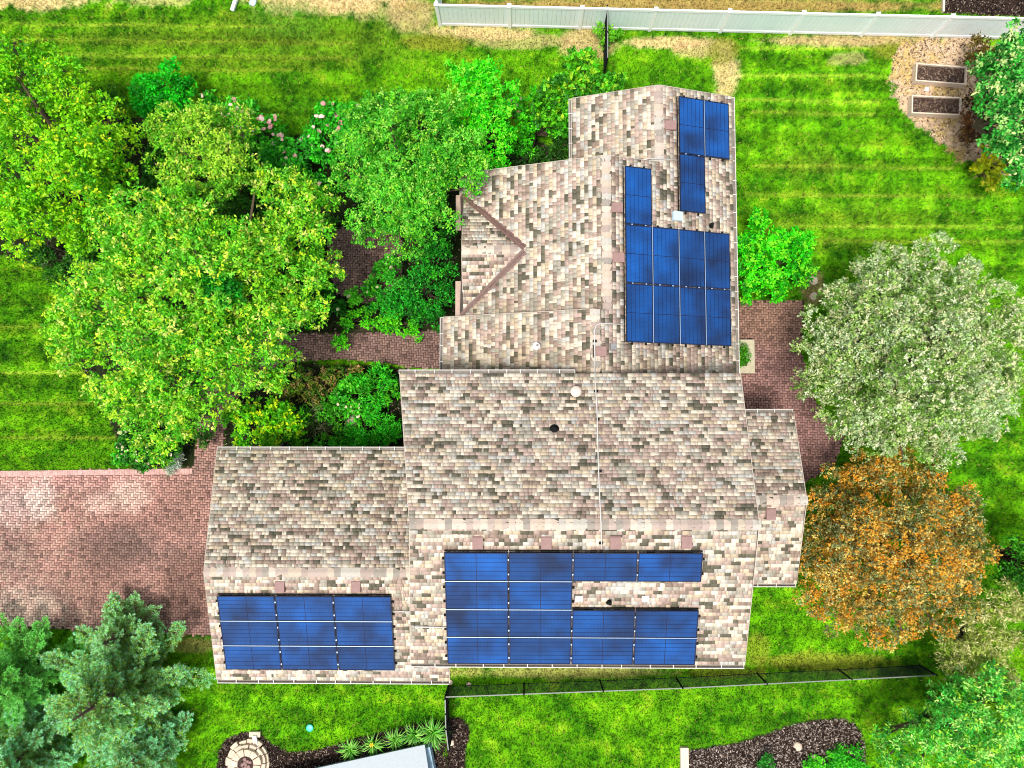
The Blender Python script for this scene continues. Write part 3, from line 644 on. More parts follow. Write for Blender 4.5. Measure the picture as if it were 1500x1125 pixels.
# ------------------------------------------------------------------ solar arrays
PM = {}
def panel_mesh(L, W_):
    key = (L, W_)
    if key in PM: return PM[key]
    b = MB().box((0, 0, -.018), (L-.03, W_-.03, .03)); me = b.build('x', M['gap']); back = me.data; bpy.data.objects.remove(me)
    g = MB(); nx, ny = 2, 6; cw = (L-.05)/nx; ch = (W_-.05)/ny
    for i in range(nx):
        for j in range(ny): g.box((-(L-.05)/2 + (i+.5)*cw, -(W_-.05)/2 + (j+.5)*ch, -.0015), (cw-.02, ch-.012, .006))
    n0 = len(g.f)
    g.box((0, 0, -.02), (L-.03, W_-.03, .03))
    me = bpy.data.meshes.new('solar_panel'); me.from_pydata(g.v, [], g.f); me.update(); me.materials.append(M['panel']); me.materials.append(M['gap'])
    for i, pl in enumerate(me.polygons): pl.material_index = 1 if i >= n0 else 0
    f = MB()
    for s in (-1, 1):
        f.box((0, s*(W_/2-.008), -.012), (L, .016, .036)); f.box((s*(L/2-.008), 0, -.012), (.016, W_-.033, .036))
    fo = f.build('frame', M['pframe']); fm = fo.data; bpy.data.objects.remove(fo)
    PM[key] = (me, fm); return PM[key]
def array(label, O, U, V_, m, cells, L, W_, rows_light):
    """O: upper corner on the roof plane, U along the ridge, V_ horizontal downhill; cells = [(col,row)], L along U"""
    O = Vector(O); U = Vector(U); V3 = (Vector(V_) + Vector((0, 0, -m))).normalized(); Nn = U.cross(V3)
    if Nn.z < 0: Nn = -Nn
    root = empty('solar_array', O); tag(root, label, 'solar array')
    me, fm = panel_mesh(round(max(L, W_)-.02, 4), round(min(L, W_)-.02, 4)); long_u = L > W_
    A = U if long_u else V3; Bv = Nn.cross(A); Rm = Matrix((A, Bv, Nn)).transposed().to_4x4()
    for c, r in cells:
        p = U*(c+.5)*L + V3*(r+.5)*W_ + Nn*.13
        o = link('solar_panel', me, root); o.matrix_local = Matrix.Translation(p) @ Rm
        link('frame', fm, o)
    cs = set(cells); S = lambda c, r: (c, r) in cs
    feet = None
    # bright metal lines where long edges meet, clamps where short edges meet
    for c, r in cells:
        if long_u:
            if S(c, r+1): MB().bar(U*(c*L+.01)+V3*((r+1)*W_)+Nn*.137, U*((c+1)*L-.01)+V3*((r+1)*W_)+Nn*.137, .016, .02).build('edge_strip', M['alu'], root)
            if S(c+1, r):
                for t in (.25, .75): MB().bar(U*((c+1)*L-.016)+V3*((r+t)*W_)+Nn*.135, U*((c+1)*L+.016)+V3*((r+t)*W_)+Nn*.135, .045, .02).build('clamp', M['alu'], root)
            if not S(c-1, r): [MB().bar(U*(c*L-.06)+V3*((r+t)*W_)+Nn*.06, U*(c*L)+V3*((r+t)*W_)+Nn*.06, .06, .07).build('clamp', M['black'], root) for t in (.25, .75)]
            if not S(c+1, r): [MB().bar(U*((c+1)*L)+V3*((r+t)*W_)+Nn*.06, U*((c+1)*L+.06)+V3*((r+t)*W_)+Nn*.06, .06, .07).build('clamp', M['black'], root) for t in (.25, .75)]
        else:
            if S(c, r+1): MB().bar(U*(c*L+.01)+V3*((r+1)*W_)+Nn*.137, U*((c+1)*L-.01)+V3*((r+1)*W_)+Nn*.137, .016, .02).build('edge_strip', M['alu'], root)
            if S(c+1, r): [MB().bar(U*((c+1)*L-.016)+V3*((r+t)*W_)+Nn*.135, U*((c+1)*L+.016)+V3*((r+t)*W_)+Nn*.135, .045, .02).build('clamp', M['alu'], root) for t in (.25, .75)]
    # black skirt and rails below
    g = MB(); cols = sorted({c for c, r in cells}); rr = sorted({r for c, r in cells})
    for c, r in cells:
        for t in (.25, .75): g.bar(U*(c*L)+V3*((r+t)*W_)+Nn*.06, U*((c+1)*L)+V3*((r+t)*W_)+Nn*.06, .04, .06)
        if not S(c, r-1): g.bar(U*(c*L+.01)+V3*(r*W_-.02)+Nn*.06, U*((c+1)*L-.01)+V3*(r*W_-.02)+Nn*.06, .02, .11)
    g.build('rail', M['black'], root)
cs18 = math.cos(math.atan(PITCH))
zS = lambda y: ZE + (ZR-ZE)/4.32*(y+7.08)
array('large solar array below the main ridge with a gap in its third row', (-2.24, -3.53, zS(-3.53)), (1, 0, 0), (0, -1, 0), (ZR-ZE)/4.32,
      [(c, 0) for c in range(4)] + [(0, 1), (1, 1)] + [(c, r) for r in (2, 3) for c in range(4)], 7.37/4, 3.50/4/cs18, True)
zG = lambda y: GE + gm*(y+8.25)
array('three by three solar array on the garage roof at lower left', (-9.60, -5.26, zG(-5.26)), (1, 0, 0), (0, -1, 0), gm,
      [(c, r) for r in range(3) for c in range(3)], 5.5/3, 2.56/3/cs18, True)
array('l shaped solar array of nine upright panels on the north wing', (3.22, 8.30, zz(3.22)), (0, -1, 0), (1, 0, 0), PITCH,
      [(0, 0), (1, 0), (2, 0)] + [(c, r) for r in (1, 2, 3) for c in (1, 2)], 5.66/3, 3.64/4/cs18, True)
array('three panel solar array near the top right corner of the roof', (5.10, 10.86, zz(5.10)), (0, -1, 0), (1, 0, 0), PITCH,
      [(0, 0), (1, 0), (0, 1)], 1.93, .91/cs18, True)

# ------------------------------------------------------------------ foliage
def unit(v): return v/np.maximum(np.linalg.norm(v, axis=-1, keepdims=True), 1e-9)
def leaves(C, N_, L, W_, cols, up=.4, rnd=.6, outw=.7, rng=RNG):
    """one folded diamond leaf at each point C, pointing roughly along N_ outwards"""
    n = len(C); d = unit(N_*outw + rng.normal(0, rnd, (n, 3))); nn = unit(np.array([0, 0, 1.])*up + N_*.6 + rng.normal(0, .45, (n, 3)))
    s = unit(np.cross(d, nn)); nn = np.cross(s, d)
    Ln = (L*rng.uniform(.6, 1.35, n))[:, None]; Wn = (W_*rng.uniform(.7, 1.3, n))[:, None]
    p0 = C; p1 = C + d*Ln*.5 + s*Wn*.5 + nn*Wn*.15; p2 = C + d*Ln - nn*Ln*.12; p3 = C + d*Ln*.5 - s*Wn*.5 + nn*Wn*.15
    return np.stack([p0, p1, p2, p3], 1).reshape(-1, 3), np.arange(4*n).reshape(n, 4), cols
def canopy(lobes, dens, lpc, L, W_, pal, sig=.07, puff=.32, npuff=1.0, tips=None, tipf=.15, up=.4, seed=0, zflat=.85, low=-.25, rnd=.6, flatpuff=1.):
    L, W_, dens, lpc, sig = L*1.0, W_*1.1, dens*.95, max(6, lpc-1), sig*.45; tipf *= 1.4
    """lobes (x,y,z,r) -> many puffs -> leaf clumps -> leaves; colours vary by puff, clump and leaf"""
    rng = np.random.default_rng(seed); pal = np.array([lin(*c) for c in pal]); pts = []; nrm = []; col = []; puffs = []
    for (x, y, z, r) in lobes:
        k = max(3, int(npuff*10/(puff/.32)**2)); i = np.arange(k) + rng.random()
        ct = 1 - (1-low)*(i+.3)/k; ph = i*2.39996 + rng.normal(0, .35, k); st = np.sqrt(np.clip(1-ct**2, 0, 1))
        D = np.stack([st*np.cos(ph), st*np.sin(ph), ct], 1); rad = r*(1-puff)*rng.uniform(.5, 1.24, k)
        PC = np.array([x, y, z]) + D*rad[:, None]*np.array([1, 1, zflat]); PR = r*puff*rng.uniform(.52, 1.22, k)
        puffs += [(a, b) for a, b in zip(PC, PR)]
        if r > 1.1: puffs.append((np.array([x, y, z - r*.15]), r*.55))
    cen = np.array([p[0] for p in puffs]); rr = np.array([p[1] for p in puffs])
    for pc, pr in puffs:
        m = max(4, int(dens*4*math.pi*pr*pr*.75))
        z = rng.uniform(-.35, 1, m); ph = rng.uniform(0, 2*np.pi, m); st = np.sqrt(1-z*z); D = np.stack([st*np.cos(ph), st*np.sin(ph), z], 1)
        q_ = pc + D*(pr*rng.uniform(.55, 1.15, m))[:, None]*np.array([1, 1, flatpuff])
        dd = np.linalg.norm(q_[:, None] - cen[None], axis=2)/rr[None]; keep = (dd < .62).sum(1) <= 1; q_, D = q_[keep], D[keep]; m = len(q_)
        if not m: continue
        bc = pal[min(len(pal)-1, int(len(pal)*np.clip((fbm(pc[0]+seed, pc[1], 1.3, 77)-.25)*2, 0, .99)))]
        cc = np.where(rng.random((m, 1)) < .55, bc, pal[rng.integers(0, len(pal), m)])*rng.uniform(.8, 1.2, (m, 1))
        if tips is not None:
            tp = (rng.random(m) < tipf*(1 + D[:, 2])); tc_ = np.array([lin(*c) for c in tips])[rng.integers(0, len(tips), m)]; cc = np.where(tp[:, None], tc_, cc)
        pts.append(np.repeat(q_, lpc, 0) + rng.normal(0, sig, (m*lpc, 3))); nrm.append(np.repeat(D, lpc, 0)); col.append(np.repeat(cc, lpc, 0)*rng.uniform(.6, 1.45, (m*lpc, 1)))
    C = np.concatenate(pts); N_ = np.concatenate(nrm); c = np.concatenate(col)
    return leaves(C, N_, L, W_, np.minimum(c*np.where(c[:, 1:2] > c[:, 0:1]*1.35, [1.32, 1.3, .62], [1.12, 1.12, .95]), .95), up=up, rng=rng, rnd=.75, outw=.45), puffs
LEAFCOUNT = [0]
def plant(name, label, cat, px_lobes, tb=(0, 0), group=None, trunk_r=.12, part='crown', stem='trunk', stems=1, **kw):
    """px_lobes: (photo x, photo y, photo radius, height of the lobe's centre in metres)"""
    lob = []
    for (x, y, r, z) in px_lobes:
        p = P(x, y, z); lob.append((p.x, p.y, z, r*(H-z)/F))
    cx = sum(l[0]*l[3] for l in lob)/sum(l[3] for l in lob); cy = sum(l[1]*l[3] for l in lob)/sum(l[3] for l in lob)
    root = empty(name, (cx, cy, 0)); tag(root, label, cat, group)
    (V, Fc, c), puffs = canopy([(l[0]-cx, l[1]-cy, l[2], l[3]) for l in lob], seed=abs(int(px_lobes[0][0]*7+px_lobes[0][1])), **kw)
    V[:, 2] = np.maximum(V[:, 2], .02)
    o = link(part, mesh_np(part, V, Fc, c), root, M['leaf']); LEAFCOUNT[0] += len(Fc)
    zt = max(l[2] for l in lob); g = MB(); rnd = random.Random(int(px_lobes[0][0]))
    fk = max(.1, zt*.35)
    for s in range(stems):
        ox, oy = (0, 0) if stems == 1 else (rnd.uniform(-.2, .2), rnd.uniform(-.2, .2))
        g.tube([(ox+tb[0], oy+tb[1], -.1), (ox*.8+.03+tb[0]*.6, oy*.8+tb[1]*.6, fk*.5), (ox*.6, oy*.6+.04, fk)], [trunk_r*1.25, trunk_r, trunk_r*.85], 9)
    pk = puffs[::max(1, len(puffs)//26)]
    for pc, pr in pk:
        e_ = Vector(pc); st = Vector((0, 0, fk*rnd.uniform(.8, 1))); md = st.lerp(e_, .5) + Vector((rnd.uniform(-.15, .15), rnd.uniform(-.15, .15), .12*zt*rnd.uniform(0, 1)))
        g.tube([st, md, e_], [trunk_r*.5, trunk_r*.3, trunk_r*.12], 5, False)
    g.build(stem, M['bark'], root, True)
    return root, puffs, (cx, cy)

YG = [(80,160,24), (98,176,24), (122,192,26), (140,198,30), (104,182,24), (66,146,20)]
# far left yellow green tree
plant('tree', 'yellow green tree at the far left of the lawn with golden crown tips', 'tree',
      [(20,110,62,4.2),(95,140,60,4.4),(150,180,55,4.0),(30,200,75,5.2),(110,240,80,5.4),(165,260,50,4.2),(40,310,70,4.6),(110,335,50,4.0),(-40,160,70,4.4),(-40,270,70,4.4),(70,95,40,3.4)],
      dens=26, lpc=9, L=.12, W_=.06, pal=YG, tips=[(190,206,30), (160,200,40)], tipf=.06, trunk_r=.2, sig=.09)
LG = [(92,176,40), (72,156,32), (124,194,48), (84,168,40), (106,186,66), (146,200,60)]
plant('tree', 'large sprawling light green tree with pale leaf tips above the walkway', 'tree',
      [(290,390,88,5.8),(200,400,75,5.0),(140,440,55,4.4),(120,505,55,4.0),(220,490,78,5.2),(310,480,80,5.2),(390,470,70,4.8),(440,420,60,4.4),(380,370,70,5.2),(440,330,55,4.8),(250,320,75,5.6),(180,340,62,5.0),
       (190,570,62,4.4),(260,570,68,4.6),(340,540,58,4.2),(400,540,45,3.6),(230,630,48,3.6),(262,618,34,3.4),(430,282,42,4.2),(470,300,32,3.9),(392,268,34,4.2),(310,340,50,5.2),(95,470,35,3.4),(470,385,35,4)],
      dens=24, lpc=10, L=.115, W_=.055, pal=LG, tips=[(186,216,96), (200,216,110), (176,220,60)], tipf=.12, trunk_r=.24, sig=.1, npuff=1.1, puff=.28)
plant('tree', 'light green tree with feathery yellowish shoots behind the large sprawling tree', 'tree',
      [(280,200,58,4.4),(330,235,62,4.8),(260,250,50,4.5),(350,190,42,3.8),(300,290,45,4.6),(235,190,30,3.6)],
      dens=26, lpc=10, L=.11, W_=.05, pal=[(120,180,50), (92,164,44), (150,196,70), (80,150,36)], tips=[(170,206,80), (180,196,90)], tipf=.09, trunk_r=.16, sig=.09)
plant('shrub', 'vivid emerald green shrub at the lawn edge between the left trees', 'shrub',
      [(238,128,36,1.6),(215,150,28,1.5),(262,150,30,1.5),(236,165,34,1.4),(275,128,18,1.2),(208,122,14,1.2)], dens=40, lpc=9, L=.13, W_=.06, pal=[(20,190,40), (30,170,30), (16,140,30), (60,206,50)], trunk_r=.05, stems=3, sig=.07, part='foliage', stem='stem')
plant('tree', 'dense round tree with small fresh green leaves left of the north wing', 'tree',
      [(590,240,95,4.6),(540,200,60,4.2),(620,180,62,4.2),(655,240,52,4.6),(560,300,62,4.0),(620,300,55,4.2),(520,250,45,3.6),(590,345,38,3.2),(545,335,34,3.2),(680,215,36,4.2),(640,160,35,3.6),(690,260,30,4.4)],
      dens=40, lpc=10, L=.085, W_=.042, pal=[(70,164,44), (88,180,60), (52,144,34), (100,190,76)], tips=[(150,206,110), (130,200,60)], tipf=.12, trunk_r=.2, sig=.075, puff=.26, npuff=1.1)
plant('tree', 'bright lime green rounded tree at the lawn edge above the round tree', 'tree',
      [(705,125,48,3.2),(690,170,42,3.2),(725,185,40,3.0),(670,110,22,2.6),(665,190,30,2.8),(700,225,38,3.2),(730,240,26,2.6),(740,140,24,2.6)],
      dens=34, lpc=9, L=.12, W_=.055, pal=[(50,196,20), (72,212,28), (36,164,18), (96,216,40)], trunk_r=.11, sig=.07, tips=[(130,230,70)], tipf=.1)
plant('shrub', 'broad leaved green shrub beside the black fence panel at the top', 'shrub',
      [(850,105,32,1.8),(825,135,36,2.0),(870,135,30,1.8),(890,125,18,1.4),(800,165,26,1.6),(840,170,34,2.0),(905,120,12,1.2),(860,82,12,1.4)],
      dens=24, lpc=7, L=.17, W_=.10, pal=[(66,160,30), (90,176,36), (48,128,24), (40,110,30)], tips=[(150,200,60)], tipf=.08, trunk_r=.06, stems=3, part='foliage', stem='stem')
plant('shrub', 'lime green low shrub hugging the corner of the north wing gable', 'shrub',
      [(785,150,22,1.2),(775,190,24,1.2),(820,190,20,1.0),(765,215,22,1.0)], dens=36, lpc=8, L=.12, W_=.06, pal=[(60,180,26), (80,196,30), (40,130,20)], trunk_r=.04, stems=2, part='foliage', stem='stem')
plant('shrub', 'dark green shaded shrub between the lime tree and the gable corner', 'shrub',
      [(770,235,30,.9),(810,230,30,.9),(830,215,22,1.0),(745,215,20,.8)], dens=30, lpc=8, L=.12, W_=.05, pal=[(34,84,30), (50,104,36), (24,64,20)], trunk_r=.04, stems=2, part='foliage', stem='stem')
plant('shrub', 'dark blue green shrub mass against the wing left wall under the round tree', 'shrub',
      [(640,380,34,1.5),(620,420,40,1.6),(655,430,30,1.5),(600,450,34,1.4),(640,465,26,1.2),(650,340,28,1.6),(580,420,28,1.2),(560,445,20,1.0)],
      dens=44, lpc=9, L=.09, W_=.04, pal=[(24,140,40), (36,156,48), (20,110,30), (60,170,50)], trunk_r=.05, stems=3, part='foliage', stem='stem')
plant('shrub', 'bright green perennial clump beside the walkway near the wing wall', 'shrub',
      [(500,500,14,.4),(540,465,24,.6),(575,475,22,.55),(605,482,16,.4),(510,470,16,.5)], dens=46, lpc=8, L=.11, W_=.05, pal=[(70,190,30), (100,206,40), (50,150,24)], trunk_r=.02, stems=3, part='foliage', stem='stem')
plant('shrub', 'mid green leafy planting in the middle of the bed above the garage', 'shrub',
      [(470,655,22,.5),(440,650,20,.5),(500,625,20,.5),(480,600,22,.5),(540,560,18,.6),(450,610,16,.4),(510,655,16,.5)], dens=46, lpc=8, L=.11, W_=.045, pal=[(50,140,34), (70,160,40), (40,110,28), (90,170,44)], trunk_r=.02, stems=3, part='foliage', stem='stem')
# yellow green shrub by garage
plant('shrub', 'golden green mounded shrub between the walkway and the garage gutter', 'shrub',
      [(370,615,30,1.2),(405,605,32,1.4),(430,625,24,1.1),(395,640,26,1.1),(355,645,18,.9),(340,610,16,.7)], dens=36, lpc=8, L=.13, W_=.07, pal=[(90,180,24), (80,170,24), (120,196,24), (64,150,20)], tips=[(180,214,30)], tipf=.1, trunk_r=.05, stems=3, part='foliage', stem='stem')
plant('shrub', 'fern like bright green foliage against the main roof left wall', 'shrub',
      [(550,600,28,.9),(570,570,22,.8),(545,640,26,.9),(575,630,22,.8),(520,640,18,.7),(530,565,18,.7),(495,650,16,.6),(560,548,16,.6)], dens=40, lpc=9, L=.16, W_=.035, pal=[(40,170,40), (60,186,50), (30,140,30), (80,180,40)], trunk_r=.03, stems=3, part='foliage', stem='stem')
plant('shrub', 'olive green weedy planting with brownish tips below the walkway', 'shrub',
      [(450,555,26,.5),(490,550,24,.45),(420,570,22,.6),(520,545,16,.4),(460,580,22,.5)], dens=36, lpc=8, L=.12, W_=.04, pal=[(70,120,30), (96,130,36), (120,120,50), (50,100,24)], tips=[(170,140,90)], tipf=.1, trunk_r=.02, stems=3, part='foliage', stem='stem')
plant('shrub', 'dark spiky plant with thin pale leaves in the courtyard bed', 'grassy plant',
      [(465,605,22,.35),(450,630,18,.3),(480,625,18,.3)], dens=24, lpc=8, L=.26, W_=.02, pal=[(30,60,24), (44,76,30), (150,160,120), (40,60,40)], trunk_r=.015, stems=2, part='foliage', stem='stem')
UND = [(150,330,34,.7),(180,300,26,.8)], [(230,250,24,.9),(215,285,24,.8),(225,225,20,.9)], [(400,310,26,.8),(450,380,26,.9),(480,330,22,.8),(440,300,24,.9),(425,330,24,.7),(405,345,20,.6)], [(335,300,22,1.6),(355,310,20,1.6),(320,320,18,1.6)], [(370,250,24,.9),(365,290,24,.9),(345,265,20,.9)], [(100,330,30,1.),(60,370,26,.8),(120,380,26,.7),(90,400,24,.6),(150,400,24,.7)], [(620,165,26,1.2),(590,150,20,1.0),(560,150,20,.9),(535,165,18,.9)], [(300,640,16,.6),(290,600,18,.7),(250,600,30,.8),(200,600,30,.8)], [(110,170,24,.9),(170,150,24,.9),(180,200,24,.9)]
UL = ['under the far left tree beside the sprawling tree', 'between the yellow green tree and the feathery tree', 'in the gap right of the sprawling tree', 'in the dark pocket between feathery and sprawling trees', 'behind the feathery tree under the pink hydrangea', 'at the left foot of the sprawling tree', 'at the lawn edge left of the lime tree', 'under the sprawling tree by the walkway', 'between the yellow green tree and the emerald shrub']
for lb_, ub_ in zip(UL, UND):
    plant('shrub', 'low dark green undergrowth ' + lb_, 'shrub', ub_, dens=40, lpc=8, L=.12, W_=.05, pal=[(44,110,30), (60,126,36), (34,90,26), (70,130,40)], trunk_r=.03, stems=3, part='foliage', stem='stem')
# east bright shrub
plant('shrub', 'vivid green bushy shrub at the right wall above the patio', 'shrub',
      [(1115,345,34,1.6),(1150,365,34,1.7),(1175,355,24,1.4),(1110,395,34,1.6),(1145,405,34,1.6),(1175,395,20,1.3),(1100,425,20,1.2),(1140,430,16,1.0),(1090,360,20,1.4)],
      dens=38, lpc=9, L=.13, W_=.06, pal=[(50,200,16), (70,216,24), (36,166,14), (28,130,14)], tips=[(120,226,50)], tipf=.12, trunk_r=.06, stems=3, part='foliage', stem='stem')
# silver tree
sil = [(1336,520,128,4.6)] + [(1334+122*math.cos(t*math.pi/6+.2)*(1.02 if t % 2 else .98), 520+118*math.sin(t*math.pi/6+.2), 56, 3.6) for t in range(12)] + [(1340+62*math.cos(t*math.pi/3), 520+62*math.sin(t*math.pi/3), 56, 4.8) for t in range(6)] + [(1475,470,34,3.2),(1470,560,34,3.2)]
plant('tree', 'big domed tree with silvery grey green leaves beside the patio', 'tree', sil,
      dens=52, lpc=9, L=.085, W_=.045, pal=[(150,182,132), (130,164,112), (170,194,150), (92,132,68), (158,174,116)], tips=[(214,224,194), (204,204,168)], tipf=.13, trunk_r=.22, sig=.06, puff=.2, npuff=.8)
org = [(1300,800,105,3.4)] + [(1302+106*math.cos(t*math.pi/6), 800+106*math.sin(t*math.pi/6), 48, 2.6) for t in range(12)] + [(1300+55*math.cos(t*math.pi/3+.4), 800+55*math.sin(t*math.pi/3+.4), 46, 3.6) for t in range(6)] + [(1415,770,36,2.6),(1405,840,34,2.6),(1195,880,28,2.2)]
plant('tree', 'round tree with orange brown withered leaves below the silvery tree', 'tree', org,
      dens=50, lpc=8, L=.08, W_=.045, pal=[(212,168,70), (200,152,56), (218,182,92), (150,116,46), (204,164,74), (128,136,88), (100,116,74), (208,150,46), (128,136,84), (96,110,66), (120,128,70)], tips=[(228,196,120), (206,136,34), (140,156,116)], tipf=.12, trunk_r=.18, sig=.07, puff=.26)
plant('tree', 'pale olive feathery shrub tree right of the orange tree', 'tree',
      [(1430,900,36,2.6),(1400,950,32,2.2),(1445,945,40,2.6),(1480,880,36,2.8),(1410,985,26,1.8),(1470,990,30,2.2),(1500,930,36,2.6),(1385,965,18,1.6)],
      dens=34, lpc=10, L=.14, W_=.03, tb=(.8, -.5), pal=[(150,164,74), (160,176,90), (120,150,60), (176,180,110)], tips=[(206,200,150)], tipf=.15, trunk_r=.1, sig=.09)
plant('tree', 'dark green tree at the right edge beside the orange tree', 'tree',
      [(1490,800,28,2.6),(1500,850,36,2.8),(1540,820,50,3),(1470,840,20,2.4)], dens=34, lpc=8, L=.13, W_=.05, tb=(1, 0), pal=[(40,120,24), (60,140,30), (30,90,20)], trunk_r=.1)
plant('tree', 'lush mint green tree filling the bottom right corner', 'tree',
      [(1440,1020,44,3.2),(1400,1060,44,3.2),(1460,1080,50,3.4),(1350,1090,42,2.8),(1310,1110,32,2.2),(1500,1040,44,3.2),(1410,1120,44,2.8),(1490,1130,50,3),(1340,1060,26,2.4),(1290,1080,18,1.8),(1372,1030,30,2.2),(1400,1000,28,2.4)],
      dens=40, lpc=9, L=.12, W_=.04, tb=(.7, -.6), pal=[(60,170,80), (90,190,100), (50,140,64), (120,200,120), (80,180,60)], tips=[(160,220,80), (170,224,150)], tipf=.15, trunk_r=.18, sig=.09)
plant('tree', 'glossy mint green tree at the top right beside the raised beds', 'tree',
      [(1470,90,42,3.2),(1455,140,40,3.2),(1490,170,50,3.6),(1470,210,34,3.0),(1500,60,40,3.0),(1500,240,34,2.8),(1530,130,60,3.6),(1440,100,22,2.6),(1485,265,20,2.2)],
      dens=30, lpc=9, L=.13, W_=.07, tb=(1.2, .2), pal=[(40,140,60), (60,160,76), (30,110,44), (90,176,100)], tips=[(190,226,190), (150,210,150)], tipf=.14, trunk_r=.16, sig=.08)
plant('shrub', 'reddish brown withered shrub between the raised beds and the mint tree', 'shrub',
      [(1430,150,18,.6),(1425,180,20,.6),(1415,200,16,.5),(1440,200,16,.6)], dens=34, lpc=8, L=.12, W_=.05, pal=[(96,62,36), (120,76,44), (70,44,28), (130,90,50)], trunk_r=.03, stems=3, part='foliage', stem='stem')
plant('shrub', 'olive brown shrub against the white fence at its right end', 'shrub',
      [(1432,65,18,.8),(1428,88,16,.7),(1445,80,12,.7)], dens=34, lpc=8, L=.11, W_=.05, pal=[(120,104,40), (96,84,36), (140,130,50)], trunk_r=.03, stems=3, part='foliage', stem='stem')
plant('shrub', 'bright yellow leaved shrub below the raised beds', 'shrub',
      [(1445,232,18,.7),(1460,250,18,.7),(1435,245,12,.6),(1475,235,12,.7),(1450,268,12,.5)], dens=26, lpc=7, L=.15, W_=.09, pal=[(206,206,20), (184,196,24), (150,176,30), (220,214,60)], trunk_r=.03, stems=3, part='foliage', stem='stem')
plant('shrub', 'small weedy green plant at the foot of the white fence by the black panel', 'shrub',
      [(878,45,12,.5),(893,52,12,.4),(905,50,6,.3),(885,62,8,.3)], dens=60, lpc=6, L=.10, W_=.05, pal=[(90,170,40), (110,180,60)], trunk_r=.015, stems=2, part='foliage', stem='stem')
plant('shrub', 'leafy green plant in the concrete planter by the patio', 'shrub',
      [(1084,512,11,.55),(1088,524,12,.6),(1082,532,9,.5)], dens=90, lpc=8, L=.08, W_=.035, pal=[(40,120,24), (70,150,34), (90,150,50)], trunk_r=.015, stems=3, part='foliage', stem='stem')
plant('shrub', 'small green mounded plant alone in the curved mulch bed', 'shrub',
      [(1125,1112,12,.3),(1118,1122,10,.25)], dens=80, lpc=8, L=.08, W_=.04, pal=[(50,150,60), (40,120,50)], trunk_r=.015, stems=2, part='foliage', stem='stem')
plant('ground_cover', 'bright green ground cover spreading in the curved bed at the bottom', 'ground cover',
      [(1190,1122,18,.12),(1220,1112,20,.14),(1245,1105,20,.15),(1250,1125,20,.15),(1215,1130,16,.12)], dens=70, lpc=8, L=.09, W_=.04, zflat=.3, pal=[(60,190,40), (50,160,40), (90,206,50)], trunk_r=.01, stems=1, part='foliage', stem='stem')
plant('shrub', 'silvery lacy plant at the driveway corner of the bed', 'shrub',
      [(258,680,10,.3),(262,668,8,.3),(250,688,7,.2)], dens=60, lpc=8, L=.13, W_=.02, pal=[(170,190,190), (140,170,170), (190,205,200)], trunk_r=.01, stems=2, part='foliage', stem='stem')

# hydrangeas with flower heads
def head_mesh():
    rng = random.Random(3); g = MB(); import itertools
    t = (1+5**.5)/2; v = [(-1,t,0),(1,t,0),(-1,-t,0),(1,-t,0),(0,-1,t),(0,1,t),(0,-1,-t),(0,1,-t),(t,0,-1),(t,0,1),(-t,0,-1),(-t,0,1)]
    f = [(0,11,5),(0,5,1),(0,1,7),(0,7,10),(0,10,11),(1,5,9),(5,11,4),(11,10,2),(10,7,6),(7,1,8),(3,9,4),(3,4,2),(3,2,6),(3,6,8),(3,8,9),(4,9,5),(2,4,11),(6,2,10),(8,6,7),(9,8,1)]
    for k in range(9):                      # a head is a cluster of small florets
        a = k*2.4; rr_ = .0 if k == 0 else .62; c = (rr_*math.cos(a), rr_*math.sin(a), .5*(1-rr_)+rng.uniform(-.1, .15))
        g.add([(c[0]+p[0]*.24*rng.uniform(.8, 1.2), c[1]+p[1]*.24*rng.uniform(.8, 1.2), c[2]+p[2]*.22) for p in v], f)
    me = bpy.data.meshes.new('flower_head'); me.from_pydata(g.v, [], g.f); me.update(); return me
HM = {'pink': head_mesh(), 'pale': head_mesh()}
HM['pink'].materials.append(mat('dusty_pink_flowers', ramp=[lin(206,150,148), lin(222,180,172), lin(196,140,130), lin(226,200,190)], var=.2, scale=20))
HM['pale'].materials.append(mat('pale_green_flowers', ramp=[lin(190,200,140), lin(206,190,160), lin(160,190,110), lin(214,206,180)], var=.2, scale=20))
def hydrangea(label, lobes, heads, kind, size=.085, pal=((54,164,40), (76,184,50), (40,136,30), (100,196,60)), **kw):
    root, puffs, (cx, cy) = plant('hydrangea', label, 'hydrangea', lobes, dens=40, lpc=8, L=.14, W_=.075, pal=list(pal), trunk_r=.03, stems=3, part='foliage', stem='stem', **kw)
    rng = random.Random(len(label))
    pk = sorted(puffs, key=lambda p: -p[0][2])
    for i in range(heads):
        pc, pr = pk[rng.randrange(max(1, int(len(pk)*.6)))]; a = rng.uniform(0, 6.28); k = rng.uniform(0, .75)
        o = link('flower_head', HM[kind], root); s = size*rng.uniform(.65, 1.2)
        o.location = (pc[0]+pr*k*math.cos(a), pc[1]+pr*k*math.sin(a), pc[2]+pr*math.sqrt(1-k*k)*1.08); o.scale = (s, s, s*.8); o.rotation_euler = (rng.uniform(-.5, .5), rng.uniform(-.5, .5), a)
hydrangea('row of dusty pink flowering hydrangea at the lawn edge right of the emerald shrub', [(310,155,20,1.2),(340,165,22,1.3),(370,175,24,1.4),(400,185,20,1.3),(380,205,22,1.4),(410,215,20,1.3),(350,200,20,1.3)], 46, 'pink')
hydrangea('deep green hydrangea with a few pink heads in the shaded middle of the bed', [(400,245,28,1.3),(435,250,28,1.2),(440,215,26,1.3),(420,280,26,1.1),(460,270,24,1.1)], 10, 'pink', pal=((44,150,50), (56,170,50), (34,124,36)))
